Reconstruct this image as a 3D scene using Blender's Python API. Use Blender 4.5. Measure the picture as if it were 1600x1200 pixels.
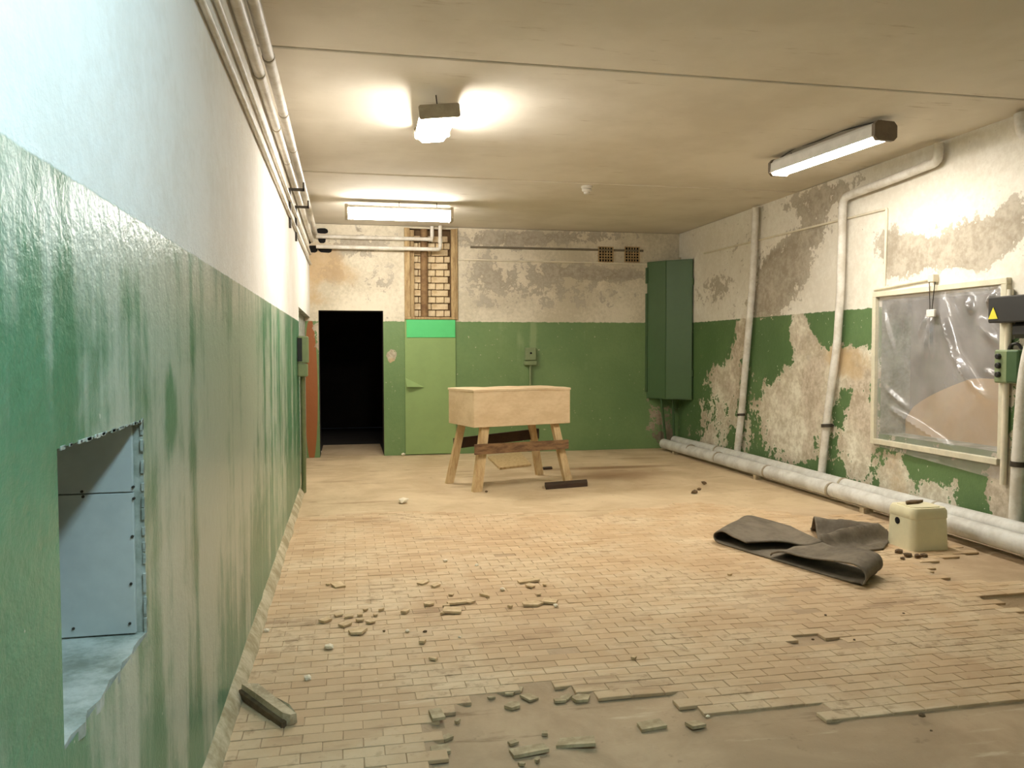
import bpy, bmesh, math, random
import numpy as np
from mathutils import Vector, Matrix, noise as mn
random.seed(7); rng = np.random.default_rng(7)
for o in list(bpy.data.objects): bpy.data.objects.remove(o)
S = bpy.context.scene; C = S.collection
# ------------------------------------------------------------------ camera
YAW, PIT, ROL, FPX, CAMH = 0.2021, 0.0407, -0.0021, 1258.9, 1.5
_F = np.array([math.sin(YAW)*math.cos(PIT), math.cos(YAW)*math.cos(PIT), -math.sin(PIT)])
_R = np.array([math.cos(YAW), -math.sin(YAW), 0.0]); _U = np.cross(_R, _F)
_R2 = _R*math.cos(ROL)+_U*math.sin(ROL); _U2 = _U*math.cos(ROL)-_R*math.sin(ROL)
_O = np.array([0, 0, CAMH])
cam = bpy.data.cameras.new('camera'); camo = bpy.data.objects.new('camera', cam); C.objects.link(camo)
cam.sensor_width = 36; cam.lens = FPX*36/1600; cam.clip_start = 0.05; cam.clip_end = 100
camo.matrix_world = Matrix(((_R2[0], _U2[0], -_F[0], 0), (_R2[1], _U2[1], -_F[1], 0), (_R2[2], _U2[2], -_F[2], CAMH), (0, 0, 0, 1)))
S.camera = camo
# ------------------------------------------------------------------ world, exposure
w = bpy.data.worlds.new('world'); S.world = w; w.use_nodes = True
w.node_tree.nodes['Background'].inputs[0].default_value = (0.02, 0.025, 0.03, 1)
w.node_tree.nodes['Background'].inputs[1].default_value = 0.3
S.view_settings.view_transform = 'Standard'; S.view_settings.look = 'None'
S.view_settings.exposure = 0.82; S.view_settings.gamma = 1.0; S.view_settings.use_curve_mapping = False
LAMP_L = 48.0                       # radiance of the warm tubes
LAMP_COL = (1.0, 0.955, 0.885)
COOL_L = 50.0; COOL_COL = (0.53, 0.82, 1.0)

S.cycles.max_bounces = 6; S.cycles.diffuse_bounces = 4; S.cycles.glossy_bounces = 2
# room dimensions, metres
XL, XR, YB, YF, ZC = -0.50, 5.02, 11.68, -1.6, 3.29
def at(px, py, ax, val):            # pixel of the photograph -> point of the place on the plane axis = val
    d = _F+_R2*(px-800)/FPX-_U2*(py-600)/FPX
    return _O+d*(val-_O[ax])/d[ax]
def V(p): return Vector((float(p[0]), float(p[1]), float(p[2])))

# ------------------------------------------------------------------ helpers
def finish(o, label=None, cat=None, group=None, kind=None):
    if label: o['label'] = label
    if cat: o['category'] = cat
    if group: o['group'] = group
    if kind: o['kind'] = kind
    return o
def link(name, me, m, parent=None):
    o = bpy.data.objects.new(name, me); C.objects.link(o)
    if m is not None and len(me.materials) == 0: me.materials.append(m)
    if parent is not None: o.parent = parent; o.matrix_parent_inverse = Matrix.Identity(4)
    return o
def obj(name, bm, m, parent=None, smooth=False):
    me = bpy.data.meshes.new(name); bmesh.ops.recalc_face_normals(bm, faces=bm.faces)
    if smooth:
        for f in bm.faces: f.smooth = True
    bm.to_mesh(me); bm.free()
    if smooth: me.set_sharp_from_angle(angle=math.radians(40))
    return link(name, me, m, parent)
def empty(name, loc=(0, 0, 0), rz=0):
    o = bpy.data.objects.new(name, None); C.objects.link(o); o.location = loc; o.rotation_euler = (0, 0, rz)
    o.empty_display_size = 0.1
    return o
def B(): return bmesh.new()
def box(bm, lo, hi, bev=0.0, M=None):
    lo = Vector(lo); hi = Vector(hi)
    r = bmesh.ops.create_cube(bm, size=1.0, matrix=Matrix.Translation((lo+hi)/2) @ Matrix.Diagonal((*[max(abs(b-a), 1e-4) for a, b in zip(lo, hi)], 1)))
    vs = r['verts']
    if bev > 0:
        es = list({e for v in vs for e in v.link_edges})
        g = bmesh.ops.bevel(bm, geom=es, offset=bev, segments=1, affect='EDGES', profile=0.7)
        vs = list({v for f in g['faces'] for v in f.verts} | {v for v in vs if v.is_valid})
    if M is not None: bmesh.ops.transform(bm, matrix=M, verts=[v for v in vs if v.is_valid])
    return bm
def prism(bm, pts, z0, z1, M=None):           # closed outline in xy, extruded along z
    a = [bm.verts.new((p[0], p[1], z0)) for p in pts]; b = [bm.verts.new((p[0], p[1], z1)) for p in pts]; n = len(pts)
    bm.faces.new(a[::-1]); bm.faces.new(b)
    for i in range(n): bm.faces.new((a[i], a[(i+1) % n], b[(i+1) % n], b[i]))
    if M is not None: bmesh.ops.transform(bm, matrix=M, verts=a+b)
    return bm
def loft(bm, A, Bp):                           # two outlines with equal counts
    a = [bm.verts.new(tuple(p)) for p in A]; b = [bm.verts.new(tuple(p)) for p in Bp]; n = len(a)
    bm.faces.new(a[::-1]); bm.faces.new(b)
    for i in range(n): bm.faces.new((a[i], a[(i+1) % n], b[(i+1) % n], b[i]))
    return bm
def roundpath(pts, r=0.06, n=5):
    pts = [Vector(p) for p in pts]; out = [pts[0]]
    for i in range(1, len(pts)-1):
        a, b, c = pts[i-1], pts[i], pts[i+1]
        la, lc = (a-b).length, (c-b).length; k = min(r, la*.45, lc*.45)
        p0 = b+(a-b).normalized()*k; p1 = b+(c-b).normalized()*k
        for t in np.linspace(0, 1, n): out.append((p0*(1-t)**2+b*2*t*(1-t)+p1*t*t))
    out.append(pts[-1]); return out
def tube(bm, pts, r, seg=12, caps=True):
    pts = [Vector(p) for p in pts]; n = len(pts)
    rs = r if hasattr(r, '__len__') else [r]*n
    t0 = (pts[1]-pts[0]).normalized(); up = Vector((0, 0, 1)) if abs(t0.z) < .9 else Vector((1, 0, 0))
    nx = t0.cross(up).normalized(); rings = []
    for i in range(n):
        t = (pts[min(i+1, n-1)]-pts[max(i-1, 0)]).normalized()
        nx = (nx-t*nx.dot(t)).normalized(); ny = t.cross(nx)
        rings.append([bm.verts.new(pts[i]+(nx*math.cos(a)+ny*math.sin(a))*rs[i]) for a in [2*math.pi*k/seg for k in range(seg)]])
    for i in range(n-1):
        for k in range(seg): bm.faces.new((rings[i][k], rings[i][(k+1) % seg], rings[i+1][(k+1) % seg], rings[i+1][k]))
    if caps: bm.faces.new(rings[0][::-1]); bm.faces.new(rings[-1])
    return bm
def lathe(bm, prof, M=Matrix.Identity(4), seg=24):
    rings = []
    for r, z in prof: rings.append([bm.verts.new(M @ Vector((r*math.cos(2*math.pi*k/seg), r*math.sin(2*math.pi*k/seg), z))) for k in range(seg)])
    for i in range(len(rings)-1):
        for k in range(seg): bm.faces.new((rings[i][k], rings[i][(k+1) % seg], rings[i+1][(k+1) % seg], rings[i+1][k]))
    bm.faces.new(rings[0][::-1]); bm.faces.new(rings[-1])
    return bm
def pipe(name, pts, r, m, label, cat='pipe', group=None, rr=0.06, seg=14, parent=None):
    o = obj(name, tube(B(), roundpath(pts, rr) if rr else pts, r, seg), m, parent, True)
    return finish(o, label, cat, group) if parent is None else o
def band(parent, p, d, r, wdt, m, name='clamp'):   # a ring around a pipe, p centre, d axis
    d = Vector(d).normalized(); p = Vector(p)
    return obj(name, tube(B(), [p-d*wdt/2, p+d*wdt/2], r, 14), m, parent, True)

# ------------------------------------------------------------------ node helpers
class NT:
    def __init__(s, name):
        s.m = bpy.data.materials.new(name); s.m.use_nodes = True; s.t = s.m.node_tree; s.t.nodes.clear()
        s.out = s.t.nodes.new('ShaderNodeOutputMaterial')
    def L(s, a, b): s.t.links.new(a, b)
    def put(s, sock, v):
        if isinstance(v, bpy.types.NodeSocket): s.L(v, sock)
        elif v is not None:
            if sock.type == 'RGBA' and len(v) == 3: v = (*v, 1)
            sock.default_value = v
    def math(s, op, a, b=None, c=None, clamp=False):
        n = s.t.nodes.new('ShaderNodeMath'); n.operation = op; n.use_clamp = clamp
        for i, v in enumerate((a, b, c)):
            if v is not None: s.put(n.inputs[i], v)
        return n.outputs[0]
    def mix(s, f, a, b, mode='MIX'):
        n = s.t.nodes.new('ShaderNodeMix'); n.data_type = 'RGBA'; n.blend_type = mode; n.clamp_factor = True
        s.put(n.inputs[0], f); s.put(n.inputs[6], a); s.put(n.inputs[7], b); return n.outputs[2]
    def step(s, v, lo, hi, a=0.0, b=1.0):
        n = s.t.nodes.new('ShaderNodeMapRange'); n.interpolation_type = 'SMOOTHSTEP'
        for i, x in zip(range(5), (v, lo, hi, a, b)): s.put(n.inputs[i], x)
        return n.outputs[0]
    def pos(s, scale=(1, 1, 1), world=False):
        if world: src = s.t.nodes.new('ShaderNodeNewGeometry').outputs['Position']
        else: src = s.t.nodes.new('ShaderNodeTexCoord').outputs['Object']
        if tuple(scale) == (1, 1, 1): return src
        n = s.t.nodes.new('ShaderNodeVectorMath'); n.operation = 'MULTIPLY'; s.L(src, n.inputs[0]); n.inputs[1].default_value = scale
        return n.outputs[0]
    def noise(s, vec, scale, detail=4, rough=.55, dist=0):
        n = s.t.nodes.new('ShaderNodeTexNoise'); s.L(vec, n.inputs['Vector'])
        n.inputs['Scale'].default_value = scale; n.inputs['Detail'].default_value = detail
        n.inputs['Roughness'].default_value = rough; n.inputs['Distortion'].default_value = dist
        return n.outputs[0]
    def attr(s, name):
        n = s.t.nodes.new('ShaderNodeAttribute'); n.attribute_name = name; return n.outputs['Fac']
    def sep(s, v):
        n = s.t.nodes.new('ShaderNodeSeparateXYZ'); s.L(v, n.inputs[0]); return n.outputs
    def comb(s, x, y, z):
        n = s.t.nodes.new('ShaderNodeCombineXYZ')
        for i, v in enumerate((x, y, z)): s.put(n.inputs[i], v)
        return n.outputs[0]
    def white(s, v):
        n = s.t.nodes.new('ShaderNodeTexWhiteNoise'); s.L(v, n.inputs[0]); return n.outputs[0]
    def bump(s, h, strength=.3, dist=.01):
        n = s.t.nodes.new('ShaderNodeBump'); n.inputs['Strength'].default_value = strength; n.inputs['Distance'].default_value = dist
        s.L(h, n.inputs['Height']); return n.outputs[0]
    def bsdf(s, col, rough=.7, metal=0.0, normal=None, spec=None, alpha=None):
        n = s.t.nodes.new('ShaderNodeBsdfPrincipled'); s.put(n.inputs['Base Color'], col); s.put(n.inputs['Roughness'], rough)
        s.put(n.inputs['Metallic'], metal)
        if normal is not None: s.L(normal, n.inputs['Normal'])
        if spec is not None: s.put(n.inputs['Specular IOR Level'], spec)
        if alpha is not None: s.put(n.inputs['Alpha'], alpha)
        s.L(n.outputs[0], s.out.inputs[0]); return s.m
def srgb(r, g, b):
    f = lambda c: (c/255/12.92) if c/255 <= .04045 else ((c/255+.055)/1.055)**2.4
    return (f(r), f(g), f(b))
def simple(name, c, rough=.6, var=.25, scale=9, c2=None, metal=0, bump=.15, stretch=(1, 1, 1), spec=None):
    t = NT(name); p = t.pos(stretch); n = t.noise(p, scale, 5, .6); f = t.noise(p, scale*6, 3)
    c2 = c2 or tuple(x*(1-var) for x in c)
    k = t.step(t.math('ADD', t.math('MULTIPLY', n, .75), t.math('MULTIPLY', f, .25)), .35, .65)
    return t.bsdf(t.mix(k, c2, c), rough, metal, t.bump(f, bump, .004), spec)
def emit(name, col, strength):
    t = NT(name); e = t.t.nodes.new('ShaderNodeEmission'); t.put(e.inputs[0], col); e.inputs[1].default_value = strength
    t.L(e.outputs[0], t.out.inputs[0]); return t.m

def wall_material(name, zb, green, green2, white, white2, plaster, plaster2, streak, gloss, zcoord_wob=.006, streak_col=(.62, .64, .52), orange=None, bare1=srgb(182, 172, 154), bare2=srgb(152, 141, 122)):
    t = NT(name); P = t.pos(); xyz = t.sep(P)
    n1 = t.noise(P, 4.2, 6, .66, .25); n2 = t.noise(P, 19, 4, .65); n3 = t.noise(P, 1.1, 3, .6); n4 = t.noise(P, 60, 2, .6)
    e = t.math('SUBTRACT', t.math('ADD', t.math('MULTIPLY', n1, .62), t.math('MULTIPLY', n2, .38)), .5)
    cover = t.math('ADD', t.attr('cover'), t.math('MULTIPLY', e, 2.7)); cm = t.step(cover, .485, .515)
    upx = t.math('ADD', t.attr('bare'), t.math('MULTIPLY', e, 2.2)); um = t.step(upx, .46, .58)
    och = t.math('ADD', t.attr('ochre'), t.math('MULTIPLY', t.math('SUBTRACT', n1, .5), 1.1)); om = t.step(och, .3, .8)
    dmp = t.math('ADD', t.attr('damp'), t.math('MULTIPLY', t.math('SUBTRACT', n1, .5), 1.3)); dm = t.step(dmp, .35, .85)
    k3 = t.step(t.math('ADD', t.math('MULTIPLY', n1, .55), t.math('MULTIPLY', n2, .45)), .38, .62)
    nb = t.noise(P, 1.9, 3, .6, .5); pl = t.mix(k3, t.mix(t.step(nb, .40, .56), t.mix(.5, plaster2, srgb(150, 128, 108)), plaster2), t.mix(t.step(nb, .42, .60), t.mix(.55, plaster, srgb(190, 170, 146)), plaster))
    pl = t.mix(t.math('MULTIPLY', om, .85), pl, srgb(188, 160, 116)); pl = t.mix(t.math('MULTIPLY', dm, .8), pl, srgb(104, 92, 72))
    gcol = t.mix(t.step(t.math('ADD', t.math('MULTIPLY', n3, .7), t.math('MULTIPLY', n2, .3)), .35, .68), green2, green)
    # pale vertical streaks
    sv = t.pos((1.0, 1.0, .09)); s1 = t.noise(sv, 3.2, 4, .6, .25); s2 = t.noise(sv, 11, 3, .6)
    sm = t.step(t.math('ADD', t.math('ADD', t.math('ADD', t.math('MULTIPLY', s1, .62), t.math('MULTIPLY', s2, .38)), t.math('MULTIPLY', t.math('SUBTRACT', n1, .5), .35)), t.attr('streak_haze')), .50, .70)
    gcol = t.mix(t.math('MULTIPLY', sm, streak), gcol, streak_col)
    chips = t.step(t.noise(P, 26, 2, .5), .735, .75); gcol = t.mix(t.math('MULTIPLY', chips, .7), gcol, plaster)
    if orange is not None:
        gcol = t.mix(t.step(t.math('ADD', t.attr('orange'), t.math('MULTIPLY', e, .12)), .49, .51), gcol, orange)
    low = t.mix(cm, pl, gcol)
    wcol = t.mix(t.step(t.math('ADD', t.math('MULTIPLY', n3, .6), t.math('MULTIPLY', n2, .4)), .38, .62), white2, white)
    bare = t.mix(k3, bare2, bare1)
    bare = t.mix(t.math('MULTIPLY', om, .6), bare, srgb(186, 154, 108)); bare = t.mix(t.math('MULTIPLY', dm, .7), bare, srgb(116, 102, 80))
    up = t.mix(um, t.mix(t.math('MULTIPLY', om, .7), t.mix(t.math('MULTIPLY', dm, .6), wcol, srgb(120, 108, 88)), srgb(190, 158, 112)), bare)
    zz = t.math('ADD', xyz[2], t.math('MULTIPLY', t.math('SUBTRACT', n2, .5), zcoord_wob*6))
    isg = t.step(zz, zb-.004, zb+.004, 1.0, 0.0)
    col = t.mix(isg, up, low)
    gm = t.math('MULTIPLY', isg, cm)
    rough = t.math('ADD', t.math('MULTIPLY', gm, gloss-.85), t.math('ADD', .85, t.math('MULTIPLY', n2, .08)))
    h = t.math('ADD', t.math('MULTIPLY', n2, .6), t.math('MULTIPLY', n4, .15))
    return t.bsdf(col, rough, 0, t.bump(h, .55, .012))

M = {}
GREEN = srgb(88, 126, 66); GREEN2 = srgb(70, 108, 56)
M['wall_r'] = wall_material('peeling_green_wall', 1.915, srgb(96, 124, 76), srgb(80, 108, 64), srgb(230, 224, 210), srgb(214, 206, 189), srgb(228, 223, 204), srgb(188, 177, 152), .25, .42)
M['wall_b'] = wall_material('back_green_wall', 1.93, srgb(114, 140, 88), srgb(100, 128, 78), srgb(220, 210, 188), srgb(192, 182, 158), srgb(196, 186, 162), srgb(150, 139, 116), .5, .42, orange=srgb(150, 88, 42), streak_col=srgb(150, 165, 120))
M['wall_l'] = wall_material('glossy_green_wall', 1.8245, srgb(92, 142, 108), srgb(66, 118, 84), srgb(243, 239, 231), srgb(234, 228, 217), srgb(204, 204, 188), srgb(150, 152, 130), .80, .28, .002, streak_col=srgb(192, 196, 178))
def ceiling_mat():
    t = NT('ceiling_whitewash'); P = t.pos(world=True); n1 = t.noise(P, .9, 6, .6); n2 = t.noise(t.pos((.35, 2.2, 1), world=True), 5, 6, .7); n3 = t.noise(P, 45, 3)
    c = t.mix(t.step(n1, .35, .65), srgb(212, 203, 186), srgb(226, 218, 203))
    c = t.mix(t.math('MULTIPLY', t.step(n2, .60, .74), .55), c, srgb(168, 150, 122))
    return t.bsdf(c, .9, 0, t.bump(t.math('ADD', n2, t.math('MULTIPLY', n3, .3)), .25, .006))
M['ceil'] = ceiling_mat()
def concrete_mat():
    t = NT('floor_concrete'); P = t.pos(world=True); y = t.sep(P)[1]
    n1 = t.noise(P, 1.4, 7, .65, .4); n2 = t.noise(P, 9, 6, .7); n3 = t.noise(P, 70, 3); nl = t.noise(t.pos((.5, 3, 1), world=True), 2.2, 6, .65)
    dust = t.mix(t.step(n1, .32, .68), srgb(184, 160, 124), srgb(206, 184, 148)); raw = t.mix(t.step(n1, .35, .65), srgb(166, 141, 109), srgb(188, 163, 130))
    c = t.mix(t.step(y, 6.3, 7.3), raw, dust)
    c = t.mix(t.math('MULTIPLY', t.step(nl, .60, .68), .5), c, srgb(110, 84, 50))
    c = t.mix(t.math('MULTIPLY', t.step(nl, .32, .42, 1, 0), .45), c, srgb(224, 206, 172))
    c = t.mix(t.math('MULTIPLY', t.step(t.attr('stain'), .1, .9), .75), c, srgb(120, 84, 44))
    c = t.mix(t.math('MULTIPLY', t.step(n2, .62, .72), .4), c, srgb(104, 84, 56))
    return t.bsdf(c, .85, 0, t.bump(t.math('ADD', n2, t.math('MULTIPLY', n3, .35)), .5, .008))
M['conc'] = concrete_mat()
TW, TH, TX0, TY0 = .154, .0765, -.415, .6
def tile_mat():
    t = NT('floor_tile'); P = t.pos(world=True); x, y, z = t.sep(P)
    row = t.math('FLOOR', t.math('DIVIDE', t.math('SUBTRACT', y, TY0), TH))
    sh = t.math('MULTIPLY', t.math('MODULO', row, 2.0), .5)
    colu = t.math('FLOOR', t.math('ADD', t.math('DIVIDE', t.math('SUBTRACT', x, TX0), TW), sh))
    r = t.white(t.comb(row, colu, 0.0))
    n1 = t.noise(P, 1.6, 6, .62, .3); n2 = t.noise(P, 12, 6, .7); n3 = t.noise(P, 80, 2)
    c = t.mix(r, srgb(182, 152, 114), srgb(198, 169, 130))
    c = t.mix(t.math('MULTIPLY', t.step(n1, .42, .66), .7), c, srgb(208, 187, 152))
    c = t.mix(t.math('MULTIPLY', t.step(t.math('ADD', t.math('MULTIPLY', n1, .4), t.math('MULTIPLY', n2, .6)), .53, .64), .55), c, srgb(130, 100, 64))
    c = t.mix(t.math('MULTIPLY', t.step(n2, .30, .38, 1, 0), .4), c, srgb(226, 206, 172))
    nl = t.noise(t.pos((.45, 2.0, 1), world=True), 1.7, 5, .68, .3); c = t.mix(t.math('MULTIPLY', t.step(nl, .56, .70), .55), c, srgb(128, 96, 60)); c = t.mix(t.math('MULTIPLY', t.step(nl, .34, .44, 1, 0), .4), c, srgb(222, 204, 170))
    return t.bsdf(c, .72, 0, t.bump(t.math('ADD', n2, t.math('MULTIPLY', n3, .3)), .25, .004))
M['tile'] = tile_mat()
M['kerb'] = simple('kerb_plaster', srgb(196, 186, 156), .9, .3, 7, srgb(150, 138, 104), bump=.6)
M['pipe'] = simple('white_pipe_paint', srgb(222, 217, 206), .45, .12, 6, srgb(198, 190, 174), bump=.15)
M['pipe_g'] = simple('grey_white_pipe_paint', srgb(214, 212, 204), .5, .1, 5, srgb(190, 186, 176), bump=.3)
M['cream'] = simple('cream_conduit', srgb(222, 212, 188), .55, .12, 8, bump=.1)
M['dkiron'] = simple('dark_iron', srgb(70, 62, 50), .6, .3, 14, metal=.3)
M['green'] = simple('cabinet_green', srgb(70, 98, 58), .42, .06, 3, bump=.04)
M['green_dk'] = simple('cabinet_edge_green', srgb(58, 86, 46), .5, .12, 5)
M['panel'] = simple('panel_green', srgb(136, 160, 98), .55, .07, 3, bump=.05)
M['emerald'] = simple('emerald_green', srgb(84, 196, 116), .55, .06, 3, bump=.05)
M['sage'] = simple('sage_paint', srgb(128, 142, 100), .5, .15, 8, bump=.1)
M['olive'] = simple('olive_conduit', srgb(112, 120, 78), .55, .2, 8)
M['black'] = simple('black_plastic', srgb(34, 32, 28), .45, .2, 10)
M['hole'] = simple('hole_black', srgb(14, 12, 10), .95, .2, 10)  # flat black painted for the unlit inside of holes
M['yellow'] = simple('warning_yellow', srgb(226, 214, 60), .5, .05, 10)
M['metal'] = simple('lamp_grey_metal', srgb(176, 164, 140), .5, .2, 10, metal=.1)
M['metal_dk'] = simple('lamp_cap_grey', srgb(112, 98, 80), .55, .2, 10, metal=.1)
M['tray'] = simple('lamp_white_tray', srgb(206, 202, 192), .5, .12, 10)
M['ply'] = simple('beige_board', srgb(220, 196, 158), .65, .1, 3, srgb(204, 176, 136), stretch=(1, 1, 2))
M['wood'] = simple('pale_timber', srgb(208, 182, 136), .7, .2, 8, srgb(180, 148, 102), stretch=(3, 3, .5))
M['wood_dk'] = simple('weathered_timber', srgb(142, 108, 70), .75, .3, 9, srgb(92, 64, 40), stretch=(.6, 3, 3))
M['wood_blk'] = simple('charred_timber', srgb(66, 46, 30), .8, .3, 9)
M['wood_fr'] = simple('shaft_timber', srgb(184, 158, 112), .75, .2, 9, srgb(140, 112, 74), stretch=(3, 3, .5))
M['rust'] = simple('rusty_pipe', srgb(146, 116, 76), .8, .25, 7, srgb(108, 78, 48))
M['brick'] = simple('silicate_brick', srgb(222, 202, 164), .85, .2, 9, srgb(192, 164, 122), bump=.5)
M['mortar'] = simple('dark_mortar', srgb(128, 100, 66), .95, .3, 12, bump=.6)
M['rubber'] = simple('rubber_mat', srgb(116, 105, 87), .8, .25, 5, srgb(86, 76, 60), bump=.3)
M['plast'] = simple('cream_plastic', srgb(232, 223, 186), .45, .08, 4, bump=.05)
M['slab'] = simple('broken_concrete', srgb(198, 182, 150), .9, .3, 12, srgb(160, 142, 110), bump=.6)
M['shard'] = simple('tile_shard', srgb(214, 190, 150), .75, .2, 10, srgb(190, 162, 120))
M['shard_g'] = simple('greyish_tile_shard', srgb(190, 172, 136), .75, .2, 10, srgb(156, 136, 100))
M['plasterbit'] = simple('white_plaster_crumb', srgb(234, 222, 196), .9, .1, 12)
M['debris'] = simple('dark_debris', srgb(110, 88, 60), .9, .4, 20)
M['board_b'] = simple('blue_grey_board', srgb(200, 202, 194), .6, .07, 4, srgb(186, 189, 182), bump=.1)
M['sill'] = simple('plaster_sill', srgb(190, 192, 180), .85, .25, 7, srgb(132, 138, 122), bump=.5)
M['wframe'] = simple('window_batten', srgb(214, 206, 180), .6, .15, 8)
M['wboard'] = simple('grey_window_board', srgb(120, 112, 104), .7, .1, 3)
M['tan'] = simple('tan_sheet', srgb(196, 164, 122), .75, .1, 3)
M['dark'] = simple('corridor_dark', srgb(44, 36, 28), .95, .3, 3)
M['cavity'] = simple('joint_grey', srgb(120, 110, 92), .95, .2, 8)
E_WARM = emit('lamp_diffuser_warm', LAMP_COL, LAMP_L); E_WARM3 = emit('lamp_diffuser_warm_far', LAMP_COL, LAMP_L*.8); E_WARM2 = emit('lamp_tubes_warm', LAMP_COL, LAMP_L*1.15); E_COOL = emit('lamp_diffuser_cool', COOL_COL, COOL_L)

# ------------------------------------------------------------------ walls as fine grids with guide fields
def lines(a, b, step, extra):
    L = sorted({round(float(x), 4) for x in list(np.linspace(a, b, max(2, int(round((b-a)/step))+1)))+[e for e in extra if a < e < b]})
    out = [L[0]]
    ex = {round(float(e), 4) for e in extra}
    for x in L[1:]:
        if x-out[-1] < step*.25 and x not in ex and x != L[-1]: continue
        if x-out[-1] < step*.25 and x in ex and out[-1] not in ex and len(out) > 1: out[-1] = x; continue
        out.append(x)
    return np.array(out)
def blobs(U, Z, ax, val, lst, base):
    F = np.full(U.shape, base, float)
    ui = 1 if ax == 0 else 0
    for px, py, rx, ry, v in lst:
        c = at(px, py, ax, val); du = abs(at(px+rx, py, ax, val)[ui]-at(px-rx, py, ax, val)[ui])/2; dz = abs(at(px, py+ry, ax, val)[2]-at(px, py-ry, ax, val)[2])/2
        d2 = ((U-c[ui])/du)**2+((Z-c[2])/dz)**2
        F += v*np.exp(-(d2**1.4))
    return F
def wall(name, ax, val, u0, u1, z0, z1, holes, mat, fields, label, step=.035):
    us = lines(u0, u1, step, [h for q in holes for h in q[:2]]); zs = lines(z0, z1, step, [h for q in holes for h in q[2:]])
    U, Z = np.meshgrid(us, zs, indexing='ij'); nu, nz = U.shape
    co = np.zeros((nu*nz, 3)); co[:, ax] = val; co[:, 1-ax] = U.ravel(); co[:, 2] = Z.ravel()
    # uneven plaster: a few millimetres of real relief, none on the borders of openings
    faces = []
    for i in range(nu-1):
        uc = (us[i]+us[i+1])/2
        for j in range(nz-1):
            zc = (zs[j]+zs[j+1])/2
            if any(h[0] < uc < h[1] and h[2] < zc < h[3] for h in holes): continue
            a = i*nz+j; faces.append((a, a+nz, a+nz+1, a+1))
    me = bpy.data.meshes.new(name); me.from_pydata([tuple(c) for c in co], [], faces)
    for k, (lst, base) in fields.items():
        at_ = me.attributes.new(k, 'FLOAT', 'POINT'); at_.data.foreach_set('value', blobs(U, Z, ax, val, lst, base).ravel().astype(np.float32))
    me.update(); o = link(name, me, mat); return finish(o, label, None, None, 'structure')

# right wall -------------------------------------------------------
WIN = (5.40, 6.86, .70, 1.98)       # opening y0 y1 z0 z1
fr = {
 'cover': ([(1125, 530, 26, 36, .4), (1160, 525, 9, 34, -.85), (1148, 575, 9, 60, -.55), (1208, 545, 26, 45, .5), (1195, 500, 20, 5, -.3), (1240, 650, 52, 75, -.95), (1258, 535, 18, 36, -.85), (1245, 510, 12, 25, -.6),
   (1285, 510, 26, 22, .5), (1340, 508, 26, 28, .4), (1330, 572, 44, 28, -1.0), (1285, 590, 24, 40, -.8), (1345, 670, 26, 60, -.8), (1320, 622, 12, 14, .4), (1276, 690, 14, 34, .25), (1262, 738, 25, 18, .35), (1300, 740, 16, 30, .15),
   (1128, 590, 18, 36, -.5), (1122, 650, 30, 50, -.30), (1108, 700, 18, 30, -.5), (1160, 690, 12, 60, -.25), (1190, 725, 20, 18, .25), (1085, 640, 10, 60, .1), (1345, 510, 8, 8, -.5),
   (1340, 745, 34, 40, -.25), (1440, 726, 44, 15, .5), (1400, 745, 20, 50, -.75), (1522, 775, 14, 50, .6), (1562, 770, 18, 60, -.7), (1475, 785, 34, 36, -.45), (1440, 780, 20, 25, -.3), (1590, 560, 20, 140, -.35), (1590, 770, 14, 40, -.4)], .73),
 'bare': ([(1222, 430, 40, 40, .75), (1195, 478, 30, 22, .6), (1120, 455, 26, 26, .35), (1255, 375, 36, 20, .55), (1275, 345, 30, 20, .3), (1290, 308, 70, 24, .45), (1150, 390, 40, 40, .12), (1430, 400, 50, 34, .62), (1520, 385, 44, 46, .72), (1580, 350, 30, 40, .6), (1390, 370, 20, 40, .5), (1395, 410, 14, 30, .2), (1345, 415, 22, 34, -.2), (1285, 465, 26, 28, -.7), (1345, 460, 26, 24, -.3), (1440, 325, 70, 26, -.5), (1400, 290, 80, 24, -.4), (1500, 430, 60, 10, -.2)], .26),
 'ochre': ([(1330, 568, 42, 30, .62), (1300, 548, 30, 18, .35), (1400, 735, 24, 50, .45), (1225, 440, 40, 30, .15), (1440, 790, 60, 26, .35)], .05),
 'damp': ([(1205, 405, 30, 18, .45), (1240, 385, 30, 14, .3), (1265, 540, 24, 40, .40), (1185, 440, 12, 40, .3), (1410, 780, 40, 20, .3), (1110, 690, 20, 30, .15), (1245, 640, 24, 36, .16), (1560, 800, 30, 30, .2)], .08),
 'streak_haze': ([], -.14)}
wall_r = wall('wall_right', 0, XR, YF, YB, 0, ZC, [WIN], M['wall_r'], fr, 'right wall with green dado paint flaking off over pale plaster')
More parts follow.
